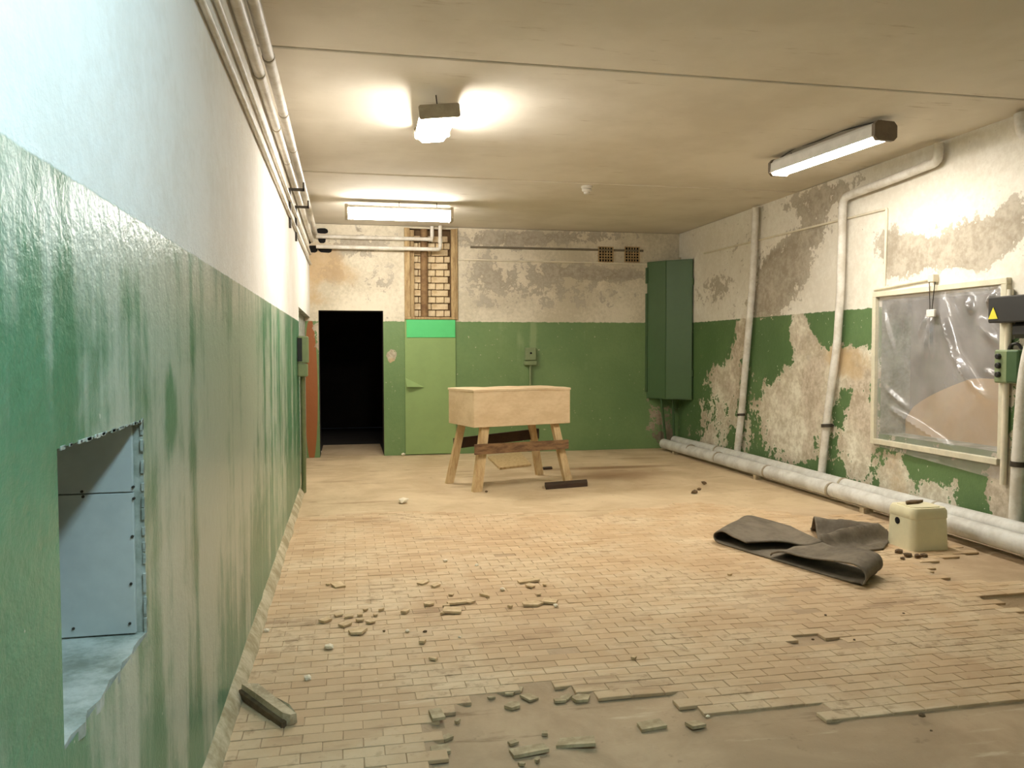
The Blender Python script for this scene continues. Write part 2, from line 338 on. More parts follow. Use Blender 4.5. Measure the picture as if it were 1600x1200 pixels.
# back wall ---------------------------------------------------------
DOOR = (-.385, .515, 0, 2.08); SHAFT = (.90, 1.50, 1.995, 3.26)
fb = {
 'cover': ([(1030, 660, 26, 40, -.5), (1050, 690, 20, 20, -.4), (612, 556, 9, 11, -.9), (499, 560, 3, 120, -.3), (492, 515, 8, 14, -.5), (496, 530, 6, 40, -.35), (820, 500, 20, 3, -.4), (1012, 600, 5, 30, -.3)], .95),
 'bare': ([(560, 385, 60, 20, .35), (900, 440, 120, 40, .12), (590, 440, 30, 18, .3), (520, 425, 20, 20, .35), (600, 400, 20, 12, -.1), (780, 375, 90, 14, .4), (760, 430, 40, 30, .32), (850, 450, 80, 30, .15), (900, 370, 100, 12, .3), (960, 430, 60, 10, .35), (760, 480, 50, 14, .15), (880, 420, 50, 14, .25), (620, 470, 12, 20, -.3), (800, 490, 200, 6, -.3)], .30),
 'ochre': ([(500, 405, 36, 34, .75), (540, 430, 34, 24, .45), (490, 450, 14, 40, .4), (612, 565, 10, 8, .6), (512, 470, 30, 14, .3)], .08),
 'damp': ([(740, 372, 14, 14, .5), (1040, 665, 34, 40, .6), (560, 362, 40, 7, .4), (820, 365, 60, 8, .3), (930, 365, 40, 7, .2), (555, 350, 90, 5, .2), (1030, 690, 30, 16, .4)], .05),
 'streak_haze': ([(814, 560, 9, 60, .22), (832, 530, 6, 40, .28), (790, 520, 30, 30, .08), (880, 520, 6, 30, .12)], -.10),
 'orange': ([(486, 610, 12, 130, 1.0)], .0)}
wall_b = wall('wall_back', 1, YB, XL-.07, XR, 0, ZC, [DOOR, SHAFT], M['wall_b'], fb, 'back wall, mottled plaster above a green painted dado')
# left wall ---------------------------------------------------------
NICHE = (1.54, 2.145, .79, 1.33); NOTCH = (8.93, YB, 0, 1.98)
fl = {
 'cover': ([(108, 1080, 12, 90, -.2), (400, 440, 8, 10, -.1)], 1.1),
 'bare': ([], .12), 'ochre': ([], 0), 'damp': ([(200, 100, 300, 400, .0)], -.1),
 'streak_haze': ([(330, 650, 110, 380, .15), (260, 560, 30, 120, .06), (345, 620, 14, 200, .12), (395, 600, 10, 200, .18), (440, 600, 22, 260, .12), (40, 700, 30, 400, .0), (300, 1000, 90, 200, .08), (268, 640, 9, 60, -.3), (60, 520, 40, 120, -.05), (60, 850, 70, 300, -.12), (170, 560, 60, 90, -.05), (150, 350, 120, 60, .1)], -.02)}  # pale streaks, with gloss reflection haze also painted into the wall colour
wall_l = wall('wall_left', 0, XL, YF, YB, 0, ZC, [NICHE, NOTCH], M['wall_l'], fl, 'left wall, glossy streaked green dado below white paint')
bm = B(); box(bm, (XL-.07, YF-.1, 0), (XR, YF, ZC)); finish(obj('wall_front', bm, M['ceil']), 'plain wall behind the camera', None, None, 'structure')
# recess at the far end of the left wall
bm = B()
for q in ([(XL-.07, 8.93, 0), (XL-.07, YB, 0), (XL-.07, YB, 1.98), (XL-.07, 8.93, 1.98)], [(XL, 8.93, 0), (XL-.07, 8.93, 0), (XL-.07, 8.93, 1.98), (XL, 8.93, 1.98)], [(XL, 8.93, 1.98), (XL-.07, 8.93, 1.98), (XL-.07, YB, 1.98), (XL, YB, 1.98)]):
    bm.faces.new([bm.verts.new(p) for p in q])
obj('recess_lining', bm, M['sill'], wall_l)
# niche in the left wall
nx0, ny0, ny1, nz0, nz1 = -1.25, NICHE[0], NICHE[1], NICHE[2], NICHE[3]
bm = B()
for q in ([(XL, ny0, nz1), (nx0, ny0, nz1), (nx0, ny1, nz1), (XL, ny1, nz1)], [(XL, ny0, nz0), (nx0, ny0, nz0), (nx0, ny0, nz1), (XL, ny0, nz1)], [(nx0, ny0, nz0), (nx0, ny1, nz0), (nx0, ny1, nz1), (nx0, ny0, nz1)], [(XL, ny1, nz0), (nx0, ny1, nz0), (nx0, ny1, nz1), (XL, ny1, nz1)]):
    bm.faces.new([bm.verts.new(p) for p in q])
obj('niche_lining', bm, M['sill'], wall_l)
bm = B(); bm_pts = []
for i in range(13):
    y = ny0+(ny1-ny0)*i/12; bm_pts.append((XL+.004+random.uniform(-.012, .008), y))
prism(bm, bm_pts+[(nx0, ny1), (nx0, ny0)], nz0-.02, nz0+.006); obj('sill', bm, M['sill'], wall_l)
zs_ = at(200, 768, 1, ny1)[2]
for a, b in ((nz0+.01, zs_-.0015), (zs_+.0015, nz1-.004)):
    bm = B(); box(bm, (nx0+.01, ny1-.016, a), (XL-.022, ny1-.003, b), .001); obj('board', bm, M['board_b'], wall_l)
bm = B()
for px, py in ((208, 761), (209, 779), (207, 838), (205, 912), (203, 974), (128, 768), (130, 776), (115, 982)):
    p = at(px, py, 1, ny1-.016); tube(bm, [(p[0], ny1-.019, p[2]), (p[0], ny1-.012, p[2])], .0035, 8)
obj('screw_heads', bm, M['dkiron'], wall_l)
# ragged plaster lip around the niche
bm = B()
for i in range(40):
    y = ny0+(ny1-ny0)*random.random(); q = random.uniform(.002, .006); box(bm, (XL-.006, y-q*2.2, nz1-q), (XL+.0015, y+q*2.2, nz1+.003), .001)
for i in range(40):
    z = random.uniform(nz0, nz1); q = random.uniform(.002, .006); box(bm, (XL-.006, ny1-q, z-q*2.5), (XL+.0015, ny1+.003, z+q*2.5), .001)
obj('plaster_lip', bm, M['sill'], wall_l)
# kerb along the foot of the left wall
bm = B(); ra = []
for y in np.arange(.3, 8.9, .06):
    n = mn.noise(Vector((y*3, 1, 2))); n2 = mn.noise(Vector((y*9, 5, 2)))
    w_ = .052+.012*n+.006*n2; h_ = .060+.014*n2+.01*n
    ra.append([bm.verts.new(p) for p in ((XL-.003, y, -.02), (XL-.003, y, h_+.012), (XL+.012, y, h_), (XL+w_*.75, y, h_*.35), (XL+w_, y, -.02))])
for a, b in zip(ra, ra[1:]):
    for k in range(4): bm.faces.new((a[k], a[k+1], b[k+1], b[k]))
finish(obj('baseboard_left', bm, M['kerb'], None, True), 'rough pale plaster kerb along the foot of the left wall', None, None, 'structure')

# doorway: reveals and the dark corridor behind
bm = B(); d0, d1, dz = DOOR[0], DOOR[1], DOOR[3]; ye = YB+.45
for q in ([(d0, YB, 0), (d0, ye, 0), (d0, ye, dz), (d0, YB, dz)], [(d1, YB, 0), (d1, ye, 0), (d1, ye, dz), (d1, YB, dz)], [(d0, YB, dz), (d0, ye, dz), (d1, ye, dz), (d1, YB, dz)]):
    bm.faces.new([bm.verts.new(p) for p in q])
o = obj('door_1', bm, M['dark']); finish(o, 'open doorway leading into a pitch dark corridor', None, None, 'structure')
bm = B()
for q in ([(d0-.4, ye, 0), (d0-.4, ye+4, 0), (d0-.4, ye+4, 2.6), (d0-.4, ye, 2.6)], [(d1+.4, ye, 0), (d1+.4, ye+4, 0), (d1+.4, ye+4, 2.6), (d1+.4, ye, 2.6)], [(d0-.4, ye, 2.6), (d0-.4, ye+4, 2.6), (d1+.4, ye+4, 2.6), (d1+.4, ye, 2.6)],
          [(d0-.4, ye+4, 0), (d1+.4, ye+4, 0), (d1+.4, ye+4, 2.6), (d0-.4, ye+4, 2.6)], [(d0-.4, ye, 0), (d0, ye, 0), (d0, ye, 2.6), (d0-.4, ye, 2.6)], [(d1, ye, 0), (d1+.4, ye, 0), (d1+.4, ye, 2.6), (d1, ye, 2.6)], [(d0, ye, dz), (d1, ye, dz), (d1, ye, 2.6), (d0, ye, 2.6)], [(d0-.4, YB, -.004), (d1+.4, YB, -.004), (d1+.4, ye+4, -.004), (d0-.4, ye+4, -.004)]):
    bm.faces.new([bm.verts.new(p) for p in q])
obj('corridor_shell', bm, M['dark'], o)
bm = B(); box(bm, (d0, YB, -.03), (d1, ye+1.1, 0.0)); obj('lit_corridor_floor', bm, M['conc'], o)  # pale floor ends where light fades; lit and dark floor set by colour

# ceiling slabs
bm = B(); box(bm, (XL-.1, YF-.1, ZC+.03), (XR+.1, YB+.1, ZC+.10)); ceil = finish(obj('ceiling', bm, M['cavity']), 'whitewashed ceiling of precast concrete slabs', None, None, 'structure')
js = [YF-.05, -.9, .6, 2.1, 3.55, 5.0, 6.93, 8.36, 9.85, YB+.05]
for i, (a, b) in enumerate(zip(js, js[1:])):
    bm = B(); dz = [0, .006, 0, .007, .006, 0, .006, 0, .006][i]; ga = .006 if i == 5 else .004; gb = .006 if i == 4 else .004
    box(bm, (XL-.05, a+ga, ZC+dz), (XR+.05, b-gb, ZC+.05), .006); obj('slab', bm, M['ceil'], ceil)

# ------------------------------------------------------------------ floor: concrete bed and brick-shaped tiles
def inside(p, poly):
    x, y = p; c = False; n = len(poly); j = n-1
    for i in range(n):
        xi, yi = poly[i]; xj, yj = poly[j]
        if (yi > y) != (yj > y) and x < (xj-xi)*(y-yi)/(yj-yi)+xi: c = not c
        j = i
    return c
def fp(*pts): return [tuple(at(a, b, 2, 0)[:2]) for a, b in pts]
BARE = [fp((673, 1162), (690, 1150), (677, 1137), (687, 1108), (718, 1105), (718, 1092), (785, 1085), (785, 1073), (834, 1069), (882, 1066), (890, 1077), (915, 1078), (927, 1089), (1049, 1078), (1106, 1111), (1275, 1096), (1290, 1110), (1316, 1121), (1412, 1115), (1547, 1099), (1600, 1093))+[(6, 2.6), (6, -2), (.25, -2), (.25, 2.5)],
        fp((1225, 995), (1290, 988), (1318, 997), (1300, 1009), (1250, 1009)),
        fp((1533, 933), (1620, 924), (1640, 965), (1600, 960), (1552, 942)),
        fp((1440, 880), (1530, 858), (1640, 890), (1640, 910), (1470, 905))]
def far_edge(x): return 7.55+.35*mn.noise(Vector((x*1.3, 3.1, 0)))-.5*math.exp(-((x-2.3)/1.0)**2)-.9*max(0, min(1, (x-3.2)))
nx, ny = 150, 260
gx = np.linspace(XL-.07, XR, nx); gy = np.linspace(YF, YB+.02, ny); verts = []; stain = []
sblob = [(at(960, 742, 2, 0), .75, .5, .8), (at(960, 730, 2, 0), 1.0, .12, .8), (at(1130, 875, 2, 0), .5, .12, .5), (at(1100, 830, 2, 0), .8, .12, .5), (at(700, 770, 2, 0), .9, .25, .3), (at(560, 785, 2, 0), .5, .05, .6), (at(1060, 800, 2, 0), .9, .06, .7), (at(870, 800, 2, 0), .6, .04, .5), (at(1000, 716, 2, 0), .5, .15, .5), (at(530, 752, 2, 0), .5, .08, .5)]
for x in gx:
    for y in gy:
        k = max(0, min(1, (y-far_edge(x)+.25)/.35)); z = (-.017 if any(inside((x, y), q) for q in BARE) else -.0035)+(.0015)*k
        z += .0035*mn.noise(Vector((x*2.3, y*2.3, 0)))*k + .0012*mn.noise(Vector((x*7, y*7, 4)))
        if inside((x, y), BARE[2]): z -= .05
        verts.append((x, y, z)); stain.append(sum(v*math.exp(-(((x-c[0])/a)**2+((y-c[1])/b)**2)) for c, a, b, v in sblob))
faces = [(i*ny+j, (i+1)*ny+j, (i+1)*ny+j+1, i*ny+j+1) for i in range(nx-1) for j in range(ny-1)]
me = bpy.data.meshes.new('floor'); me.from_pydata(verts, [], faces)
me.attributes.new('stain', 'FLOAT', 'POINT').data.foreach_set('value', np.array(stain, dtype=np.float32))
for p in me.polygons: p.use_smooth = True
floor = finish(link('floor', me, M['conc']), 'tan floor of worn brick-shaped tiles over concrete', None, None, 'structure')
tiles = []
for r in range(int((8.2-TY0)/TH)):
    for c in range(-1, 34):
        x = TX0+(c+.5-(.5 if r % 2 else 0))*TW; y = TY0+(r+.5)*TH
        if x+TW/2 < XL+.05 or x > 4.58: continue
        if y > far_edge(x)+random.uniform(-.05, .05) or any(inside((x, y), q) for q in BARE): continue
        if random.random() < .006: continue
        xa_ = max(x-TW/2, XL+.012); tiles.append(((xa_+x+TW/2)/2, y, x+TW/2-xa_))
def pxof(x, y, z=0):
    d = np.array([x, y, z])-_O; k = d@_F; return 800+FPX*(d@_R2)/k, 600-FPX*(d@_U2)/k, k
inv = [(pxof(x, y)[2], x, y) for x, y, _ in tiles if y > 1.5 and -20 < pxof(x, y)[0] < 1620 and pxof(x, y)[1] < 1215]
inv.sort(); near = {(x, y) for _, x, y in inv[:300]}
def tile_bm(bm, x, y, z, rx, ry, w_, h_):
    Mx = Matrix.Translation((x, y, z)) @ Matrix.Rotation(rx, 4, 'X') @ Matrix.Rotation(ry, 4, 'Y')
    a, b, e = w_/2, h_/2, .002
    bot = [bm.verts.new(Mx @ Vector(p)) for p in ((-a, -b, -.014), (a, -b, -.014), (a, b, -.014), (-a, b, -.014))]
    mid = [bm.verts.new(Mx @ Vector(p)) for p in ((-a, -b, -e), (a, -b, -e), (a, b, -e), (-a, b, -e))]
    top = [bm.verts.new(Mx @ Vector(p)) for p in ((-a+e, -b+e, 0), (a-e, -b+e, 0), (a-e, b-e, 0), (-a+e, b-e, 0))]
    bm.faces.new(top)
    for L0, L1 in ((bot, mid), (mid, top)):
        for i in range(4): bm.faces.new((L0[i], L0[(i+1) % 4], L1[(i+1) % 4], L1[i]))
def jit(x, y):
    lift = .0035*mn.noise(Vector((x*1.5, y*1.5, 9)))
    return lift+random.uniform(-.0012, .0012), random.gauss(0, .008), random.gauss(0, .006)
bm = B(); tile_bm(bm, 0, 0, 0, 0, 0, TW-.003, TH-.003)
tme = bpy.data.meshes.new('tile'); bm.to_mesh(tme); bm.free(); tme.materials.append(M['tile'])
bms = B()
for x, y, tw in tiles:
    z, rx, ry = jit(x, y)
    if (x, y) in near:
        o = bpy.data.objects.new('tile', tme); C.objects.link(o); o.parent = floor; o.location = (x, y, z); o.rotation_euler = (rx, ry, random.gauss(0, .006)); o.scale = (tw/TW, 1, 1)
    else: tile_bm(bms, x, y, z, rx, ry, tw-.003, TH-.003)
o = obj('tile_field', bms, M['tile'], floor); o['kind'] = 'stuff'

# ------------------------------------------------------------------ window with plastic film, right wall
y0, y1, z0, z1 = WIN; xd = XR+.32
bm = B()
for q in ([(XR, y0, z0), (xd, y0, z0), (xd, y0, z1), (XR, y0, z1)], [(XR, y1, z0), (xd, y1, z0), (xd, y1, z1), (XR, y1, z1)], [(XR, y0, z1), (xd, y0, z1), (xd, y1, z1), (XR, y1, z1)], [(XR, y0, z0), (xd, y0, z0), (xd, y1, z0), (XR, y1, z0)]):
    bm.faces.new([bm.verts.new(p) for p in q])
win = finish(obj('window_1', bm, M['sill']), 'boarded window opening covered with wrinkled clear plastic film', None, None, 'structure')
bm = B(); box(bm, (xd, y0-.02, z0-.02), (xd+.02, y1+.02, z1+.02)); obj('back_board', bm, M['wboard'], win)
bm = B(); pts = [(y0+.01, z0), (y1-.02, z0)]
for i in range(15):
    t_ = i/14; pts.append((y1-.02+(y0+.01-(y1-.02))*t_, z0+.14+.42*min(1, t_*1.7)**.6))
prism(bm, pts, 0, .012, Matrix(((0, 0, 1, xd-.06), (1, 0, 0, 0), (0, 1, 0, 0), (0, 0, 0, 1)))); obj('tan_sheet', bm, M['tan'], win)
FY0, FY1, FZ0, FZ1 = 5.33, 6.95, .60, 2.06
for nm, lo, hi in (('batten', (XR-.045, FY0, FZ1-.05), (XR+.015, FY1, FZ1)), ('batten', (XR-.045, FY1-.05, FZ0), (XR+.015, FY1, FZ1-.05)), ('batten', (XR-.045, FY0, FZ0+.05), (XR+.015, FY0+.06, FZ1-.05)), ('batten', (XR-.045, FY0+.06, FZ0+.0), (XR+.015, FY1-.05, FZ0+.05))):
    bm = B(); box(bm, lo, hi, .004); obj(nm, bm, M['wframe'], win)
def film_mat():
    t = NT('clear_plastic_film'); P = t.pos(); n = t.noise(P, 3.5, 4, .6, .4); n2 = t.noise(P, 22, 4, .6)
    tr = t.t.nodes.new('ShaderNodeBsdfTransparent'); tr.inputs[0].default_value = (.93, .92, .92, 1)
    gl = t.t.nodes.new('ShaderNodeBsdfGlossy'); gl.inputs['Roughness'].default_value = .22
    df = t.t.nodes.new('ShaderNodeBsdfDiffuse'); df.inputs[0].default_value = (.75, .72, .70, 1)
    b = t.bump(t.math('ADD', n, t.math('MULTIPLY', n2, .15)), .35, .02); t.L(b, gl.inputs['Normal'])
    m1 = t.t.nodes.new('ShaderNodeMixShader'); pass
    m1.inputs[0].default_value = .17; t.L(tr.outputs[0], m1.inputs[1]); t.L(gl.outputs[0], m1.inputs[2])
    m2 = t.t.nodes.new('ShaderNodeMixShader'); t.L(t.step(n, .3, .75, .16, .30), m2.inputs[0]); t.L(m1.outputs[0], m2.inputs[1]); t.L(df.outputs[0], m2.inputs[2])
    t.L(m2.outputs[0], t.out.inputs[0]); return t.m
M['film'] = film_mat()
def crease(y, z, a, b, wdt, amp):
    a = np.array(a); b = np.array(b); p = np.array((y, z)); d = b-a; t_ = max(0, min(1, (p-a)@d/(d@d))); q = a+d*t_
    r = np.linalg.norm(p-q); return amp*math.exp(-(r/wdt)**2)*(4*t_*(1-t_)+.15)
def wyz(px, py): p = at(px, py, 0, XR); return (p[1], p[2])
CR = [(wyz(1472, 470), wyz(1500, 565), .035, .05), (wyz(1490, 545), wyz(1545, 625), .03, .045), (wyz(1505, 560), wyz(1525, 610), .02, .03), (wyz(1390, 635), wyz(1500, 705), .025, .04), (wyz(1380, 600), wyz(1430, 645), .02, .02),
      (wyz(1452, 490), wyz(1437, 530), .015, .03), (wyz(1455, 495), wyz(1447, 560), .014, .03), (wyz(1458, 495), wyz(1458, 560), .014, .03), (wyz(1515, 465), wyz(1522, 490), .03, .04), (wyz(1560, 455), wyz(1545, 480), .025, .05), (wyz(1570, 460), wyz(1560, 490), .02, .05), (wyz(1382, 480), wyz(1400, 550), .02, .02), (wyz(1540, 580), wyz(1570, 590), .012, .02), (wyz(1530, 500), wyz(1565, 540), .04, .03)]
bm = B(); n_, m_ = 74, 64; g = []
for i in range(n_+1):
    y = FY0+.02+(FY1-FY0-.03)*i/n_; row = []
    for j in range(m_+1):
        z = FZ0+.01+(FZ1-FZ0-.03)*j/m_
        if j == 0: z -= .03+.10*(1-i/n_)
        e = min(1, 6*min(i/n_, 1-i/n_, 1-j/m_))
        dx = .006+.02*e*(.5+.5*mn.noise(Vector((y*2, z*2, 1))))+.006*e*mn.noise(Vector((y*7, z*4, 5)))
        for a, b, wd, am in CR: dx += crease(y, z, a, b, wd, am*.9)
        row.append(bm.verts.new((XR-dx-.004, y, z)))
    g.append(row)
for i in range(n_):
    for j in range(m_): bm.faces.new((g[i][j], g[i+1][j], g[i+1][j+1], g[i][j+1]))
film = obj('plastic_film', bm, M['film'], None, True); finish(film, 'wrinkled clear plastic film stretched over the boarded window', 'plastic film')
# wire hook with clip, hanging over the film
hk = empty('wire_hanger', V(at(1458, 436, 0, XR-.05))); finish(hk, 'thin wire loop with a small white clip hanging in front of the plastic film', 'hanger')
h0 = Vector(hk.location)
def hp(px, py, x=XR-.06): return V(at(px, py, 0, x))-h0
obj('wire', tube(tube(B(), [hp(1452, 441), hp(1453, 484)], .004, 8), [hp(1461, 440), hp(1456, 484)], .004, 8), M['dkiron'], hk)
bm = B(); a = hp(1455, 489); box(bm, a-Vector((.012, .05, .035)), a+Vector((.012, .05, .03)), .005); obj('clip', bm, M['pipe'], hk)
bm = B(); a = hp(1458, 434, XR-.03); box(bm, a-Vector((.03, .035, .04)), a+Vector((.03, .035, .03)), .006); obj('wall_block', bm, M['cream'], hk)

# ------------------------------------------------------------------ pipes
def wp(px, py, x): return V(at(px, py, 0, x))
o = pipe('wall_pipe', [wp(1181, 324, 4.95), wp(1176, 440, 4.95), wp(1166, 560, 4.95), wp(1159, 640, 4.95), wp(1150, 722, 4.95)], .043, M['pipe'], 'white vertical pipe nearest the green corner cabinet', rr=.25)
p = wp(1158, 648, 4.95); band(o, p, (0, .1, 1), .052, .03, M['dkiron'])
o = pipe('wall_pipe', [wp(1467, 224, 4.95), wp(1466, 252, 4.95), wp(1400, 278, 4.95), wp(1317, 309, 4.95), wp(1313, 460, 4.95), wp(1308, 540, 4.95), wp(1294, 640, 4.95), wp(1282, 757, 4.95)], .041, M['pipe'], 'white pipe beside the window, bending at the top and running up to the ceiling', rr=.10)
p = wp(1292, 665, 4.95); band(o, p, (0, .1, 1), .058, .035, M['dkiron'])
bm = B(); box(bm, (p.x, p.y-.02, p.z-.01), (XR, p.y+.02, p.z+.01)); obj('bracket', bm, M['dkiron'], o)
o = pipe('wall_pipe', [wp(1594, 178, 4.95), wp(1598, 214, 4.95), V((4.95, 4.6, 3.02)), V((4.95, 3.2, 3.0))], .045, M['pipe'], 'white pipe leaving the ceiling at the right edge of the view', rr=.1)
o = pipe('wall_pipe', [V((4.94, 4.98, 3.27)), V((4.94, 4.98, 1.75)), wp(1603, 575, 4.94), wp(1594, 690, 4.94), wp(1586, 846, 4.94)], .052, M['pipe'], 'white vertical pipe right of the window below the black switch box', rr=.2)
p = wp(1592, 725, 4.94); band(o, p, (0, 0, 1), .06, .04, M['dkiron'])
fr_x, bk_x = 4.70, 4.87
o = pipe('floor_pipe', [(fr_x-.02, 11.42, .10), (fr_x, 9, .115), (fr_x+.01, 7, .12), (fr_x, 5, .115), (fr_x, -1.4, .12)], .074, M['pipe_g'], 'thick white pipe on the floor along the right wall, front one of two', rr=0, seg=18)
for py in ((1080, 705), (1123, 722), (1200, 748), (1300, 782)):
    q = at(py[0], py[1], 0, fr_x); band(o, (fr_x-.003, q[1], .117), (0, 1, 0), .079, .025, M['metal'])
for q in (11.0, 8.6, 6.6, 4.2, 2.0):
    bm = B(); box(bm, (fr_x-.05, q-.03, -.012), (fr_x+.05, q+.03, .05)); obj('support', bm, M['slab'], o)
o = pipe('floor_pipe', [(bk_x, 11.45, .14), (bk_x, 9, .155), (bk_x, 7, .15), (bk_x, 5, .16), (bk_x, -1.4, .155)], .070, M['pipe_g'], 'thick white pipe on the floor along the right wall, rear one against the wall', rr=0, seg=18)
for q in (10.0, 7.2, 5.9):
    band(o, (bk_x, q, .153), (0, 1, 0), .074, .03, M['metal'])
for q in (11.0, 8.6, 6.6, 4.2, 2.0):
    bm = B(); box(bm, (bk_x-.05, q-.03, -.012), (bk_x+.05, q+.03, .095)); obj('support', bm, M['slab'], o)
# pipes along the top of the left wall
def lp(px, py, x): return V(at(px, py, 0, x))
for px0, x, r, lab in ((315, -.482, .015, 'lowest thin white pipe running along the top of the left wall'), (338, -.482, .014, 'upper thin white pipe running along the top of the left wall'),
                        (369, -.463, .030, 'thick white pipe on the left wall, tucked behind the front one'), (396, -.415, .033, 'thick white front pipe just under the ceiling along the left wall')):
    zz = at(px0, 0, 0, x)[2]
    o = pipe('overhead_pipe', [(x, .2, zz), (x, 5, zz+.004), (x, 8, zz-.004), (x, YB-.01, zz)], r, M['pipe'], lab, rr=0)
    if r > .025:
        for q in (4.5, 5.6, 6.6): band(o, (x, q+r*9, zz), (0, 1, 0), r+.003, .02, M['metal'])
for yy, w in ((7.6, 'nearer'), (8.5, 'farther')):
    bm = B(); box(bm, (XL, yy-.02, 2.955), (-.36, yy+.02, 2.975)); box(bm, (-.375, yy-.02, 2.955), (-.36, yy+.02, 3.03)); box(bm, (XL, yy-.02, 2.62), (XL+.02, yy+.02, 2.955))
    finish(obj('pipe_bracket', bm, M['dkiron']), 'dark iron bracket under the left wall pipes, %s of the two' % w, 'bracket', 'left pipe brackets')
# holes broken through the back wall around the pipes
bm = B()
for px, py, w_, h_ in ((482, 372, 8, 14), (488, 389, 14, 9), (504, 361, 14, 7), (503, 374, 9, 9), (508, 389, 18, 9)):
    p = at(px, py, 1, YB); s = 12.0/FPX
    pts = []
    for k in range(10):
        an = 2*math.pi*k/10; pts.append((p[0]+w_*s*.62*math.copysign(abs(math.cos(an))**.6, math.cos(an))*random.uniform(.85, 1.05), p[2]+h_*s*.62*math.copysign(abs(math.sin(an))**.6, math.sin(an))*random.uniform(.85, 1.05)))
    prism(bm, pts, 0, .006, Matrix(((1, 0, 0, 0), (0, 0, -1, YB), (0, 1, 0, 0), (0, 0, 0, 1))))
obj('pipe_hole', bm, M['hole'], wall_b)
def bp(px, py, y=YB-.05): return V(at(px, py, 1, y))
za = bp(590, 372).z; zb_ = bp(590, 388.5).z; xa = bp(675, 372).x; xb = bp(687, 388).x
o = pipe('back_pipe', [(-.40, YB-.065, za), (xa, YB-.065, za), (xa, YB-.065, ZC)], .027, M['pipe'], 'upper white pipe along the back wall above the doorway', rr=.05)
band(o, (xa-.02, YB-.065, za), (1, 0, 0), .035, .05, M['pipe'], 'fitting')
o = pipe('back_pipe', [(-.40, YB-.125, zb_), (xb, YB-.125, zb_), (xb, YB-.125, ZC)], .027, M['pipe'], 'lower white pipe along the back wall above the doorway', rr=.05)
band(o, (xb, YB-.125, zb_+.12), (0, 0, 1), .034, .05, M['pipe'], 'fitting')

# ------------------------------------------------------------------ brick shaft with rusty pipe, timber frame, cover panel
sx0, sx1, sz0, sz1 = SHAFT; yd = YB+.16
bm = B()
for q in ([(sx0, yd, sz0), (sx1, yd, sz0), (sx1, yd, sz1), (sx0, yd, sz1)], [(sx0, YB, sz0), (sx0, yd, sz0), (sx0, yd, sz1), (sx0, YB, sz1)], [(sx1, YB, sz0), (sx1, yd, sz0), (sx1, yd, sz1), (sx1, YB, sz1)], [(sx0, YB, sz1), (sx1, YB, sz1), (sx1, yd, sz1), (sx0, yd, sz1)], [(sx0, YB, sz0), (sx1, YB, sz0), (sx1, yd, sz0), (sx0, yd, sz0)]):
    bm.faces.new([bm.verts.new(p) for p in q])
obj('shaft_lining', bm, M['mortar'], wall_b)
cache = {}
def brick(x0, x1, z0_, z1_):
    k = (round(x1-x0, 3), round(z1_-z0_, 3))
    if k not in cache:
        bm = B(); box(bm, (-k[0]/2, -.03, -k[1]/2), (k[0]/2, .03, k[1]/2), .006); me = bpy.data.meshes.new('brick'); bm.to_mesh(me); bm.free(); me.materials.append(M['brick']); cache[k] = me
    o = bpy.data.objects.new('brick', cache[k]); C.objects.link(o); o.parent = wall_b
    o.location = ((x0+x1)/2, yd-.02+random.uniform(-.012, .008), (z0_+z1_)/2); o.rotation_euler = (random.gauss(0, .015), random.gauss(0, .012), random.gauss(0, .02))
ch = .098; r = 0; z = sz0+.01
while z+ch < sz1-.01:
    x = sx0+.005; L = .25 if r % 2 else .125
    if r % 2: x_cuts = [.06, .25, .25, .25]
    else: x_cuts = [.125]*6
    for L in x_cuts:
        x2 = min(x+L, sx1-.005)
        if x2-x > .035: brick(x+.005, x2-.005, z+.005, z+ch-.007)
        x = x2
        if x >= sx1-.01: break
    z += ch; r += 1
p0 = at(663, 420, 1, YB+.04)
pipe('rusty_pipe', [(p0[0], YB+.07, 2.0), (p0[0], YB+.07, 3.28)], .055, M['rust'], 'rusty brown vertical pipe in the brick shaft', rr=0, seg=16)
fr_o = empty('shaft_frame', (1.2, YB, 1.995)); finish(fr_o, 'bare timber frame around the open brick shaft', 'frame')
for lo, hi in (((-.38, -.035, 0), (-.30, .0, 1.27)), ((.29, -.035, 0), (.36, .0, 1.27)), ((-.30, .02, 0), (-.235, .06, 1.25)), ((-.38, -.035, -.035), (.36, .0, .0))):
    bm = B(); box(bm, lo, hi, .004); obj('frame_board', bm, M['wood_fr'], fr_o)
pn = empty('cover_panel', (.818, YB-.003, 0)); finish(pn, 'flat green cover panel on the back wall below the brick shaft', 'panel')
bm = B(); box(bm, (0, -.022, .01), (.735, 0, 1.955), .003); obj('sheet', bm, M['panel'], pn)
bm = B(); box(bm, (.025, -.032, 1.70), (.73, -.022, 1.955), .002); finish(obj('strip', bm, M['emerald'], pn), 'bright emerald green strip across the top')
bm = B(); a = at(633, 590, 1, YB)-np.array([.818, YB, 0]); b = at(634, 604, 1, YB)-np.array([.818, YB, 0]); c = at(663, 605, 1, YB)-np.array([.818, YB, 0])
loft(bm, [(a[0], -.023, a[2]), (b[0]+.01, -.10, b[2]-.0), (c[0], -.028, c[2])], [(a[0], -.026, a[2]), (b[0]+.01, -.105, b[2]), (c[0], -.031, c[2])]); obj('torn_flap', bm, M['panel'], pn)
pipe('conduit', [(1.575, YB-.017, 1.96), (1.575, YB-.017, 3.27)], .016, M['wood_fr'], 'thin vertical conduit along the right edge of the brick shaft', 'conduit', rr=0, seg=8)
q = bp(860, 407).z
pipe('conduit', [(1.60, YB-.014, bp(712, 405).z), (4.48, YB-.014, bp(1008, 412).z)], .014, M['cream'], 'thin cream conduit running along the upper back wall below the vents', 'conduit', rr=0, seg=8)
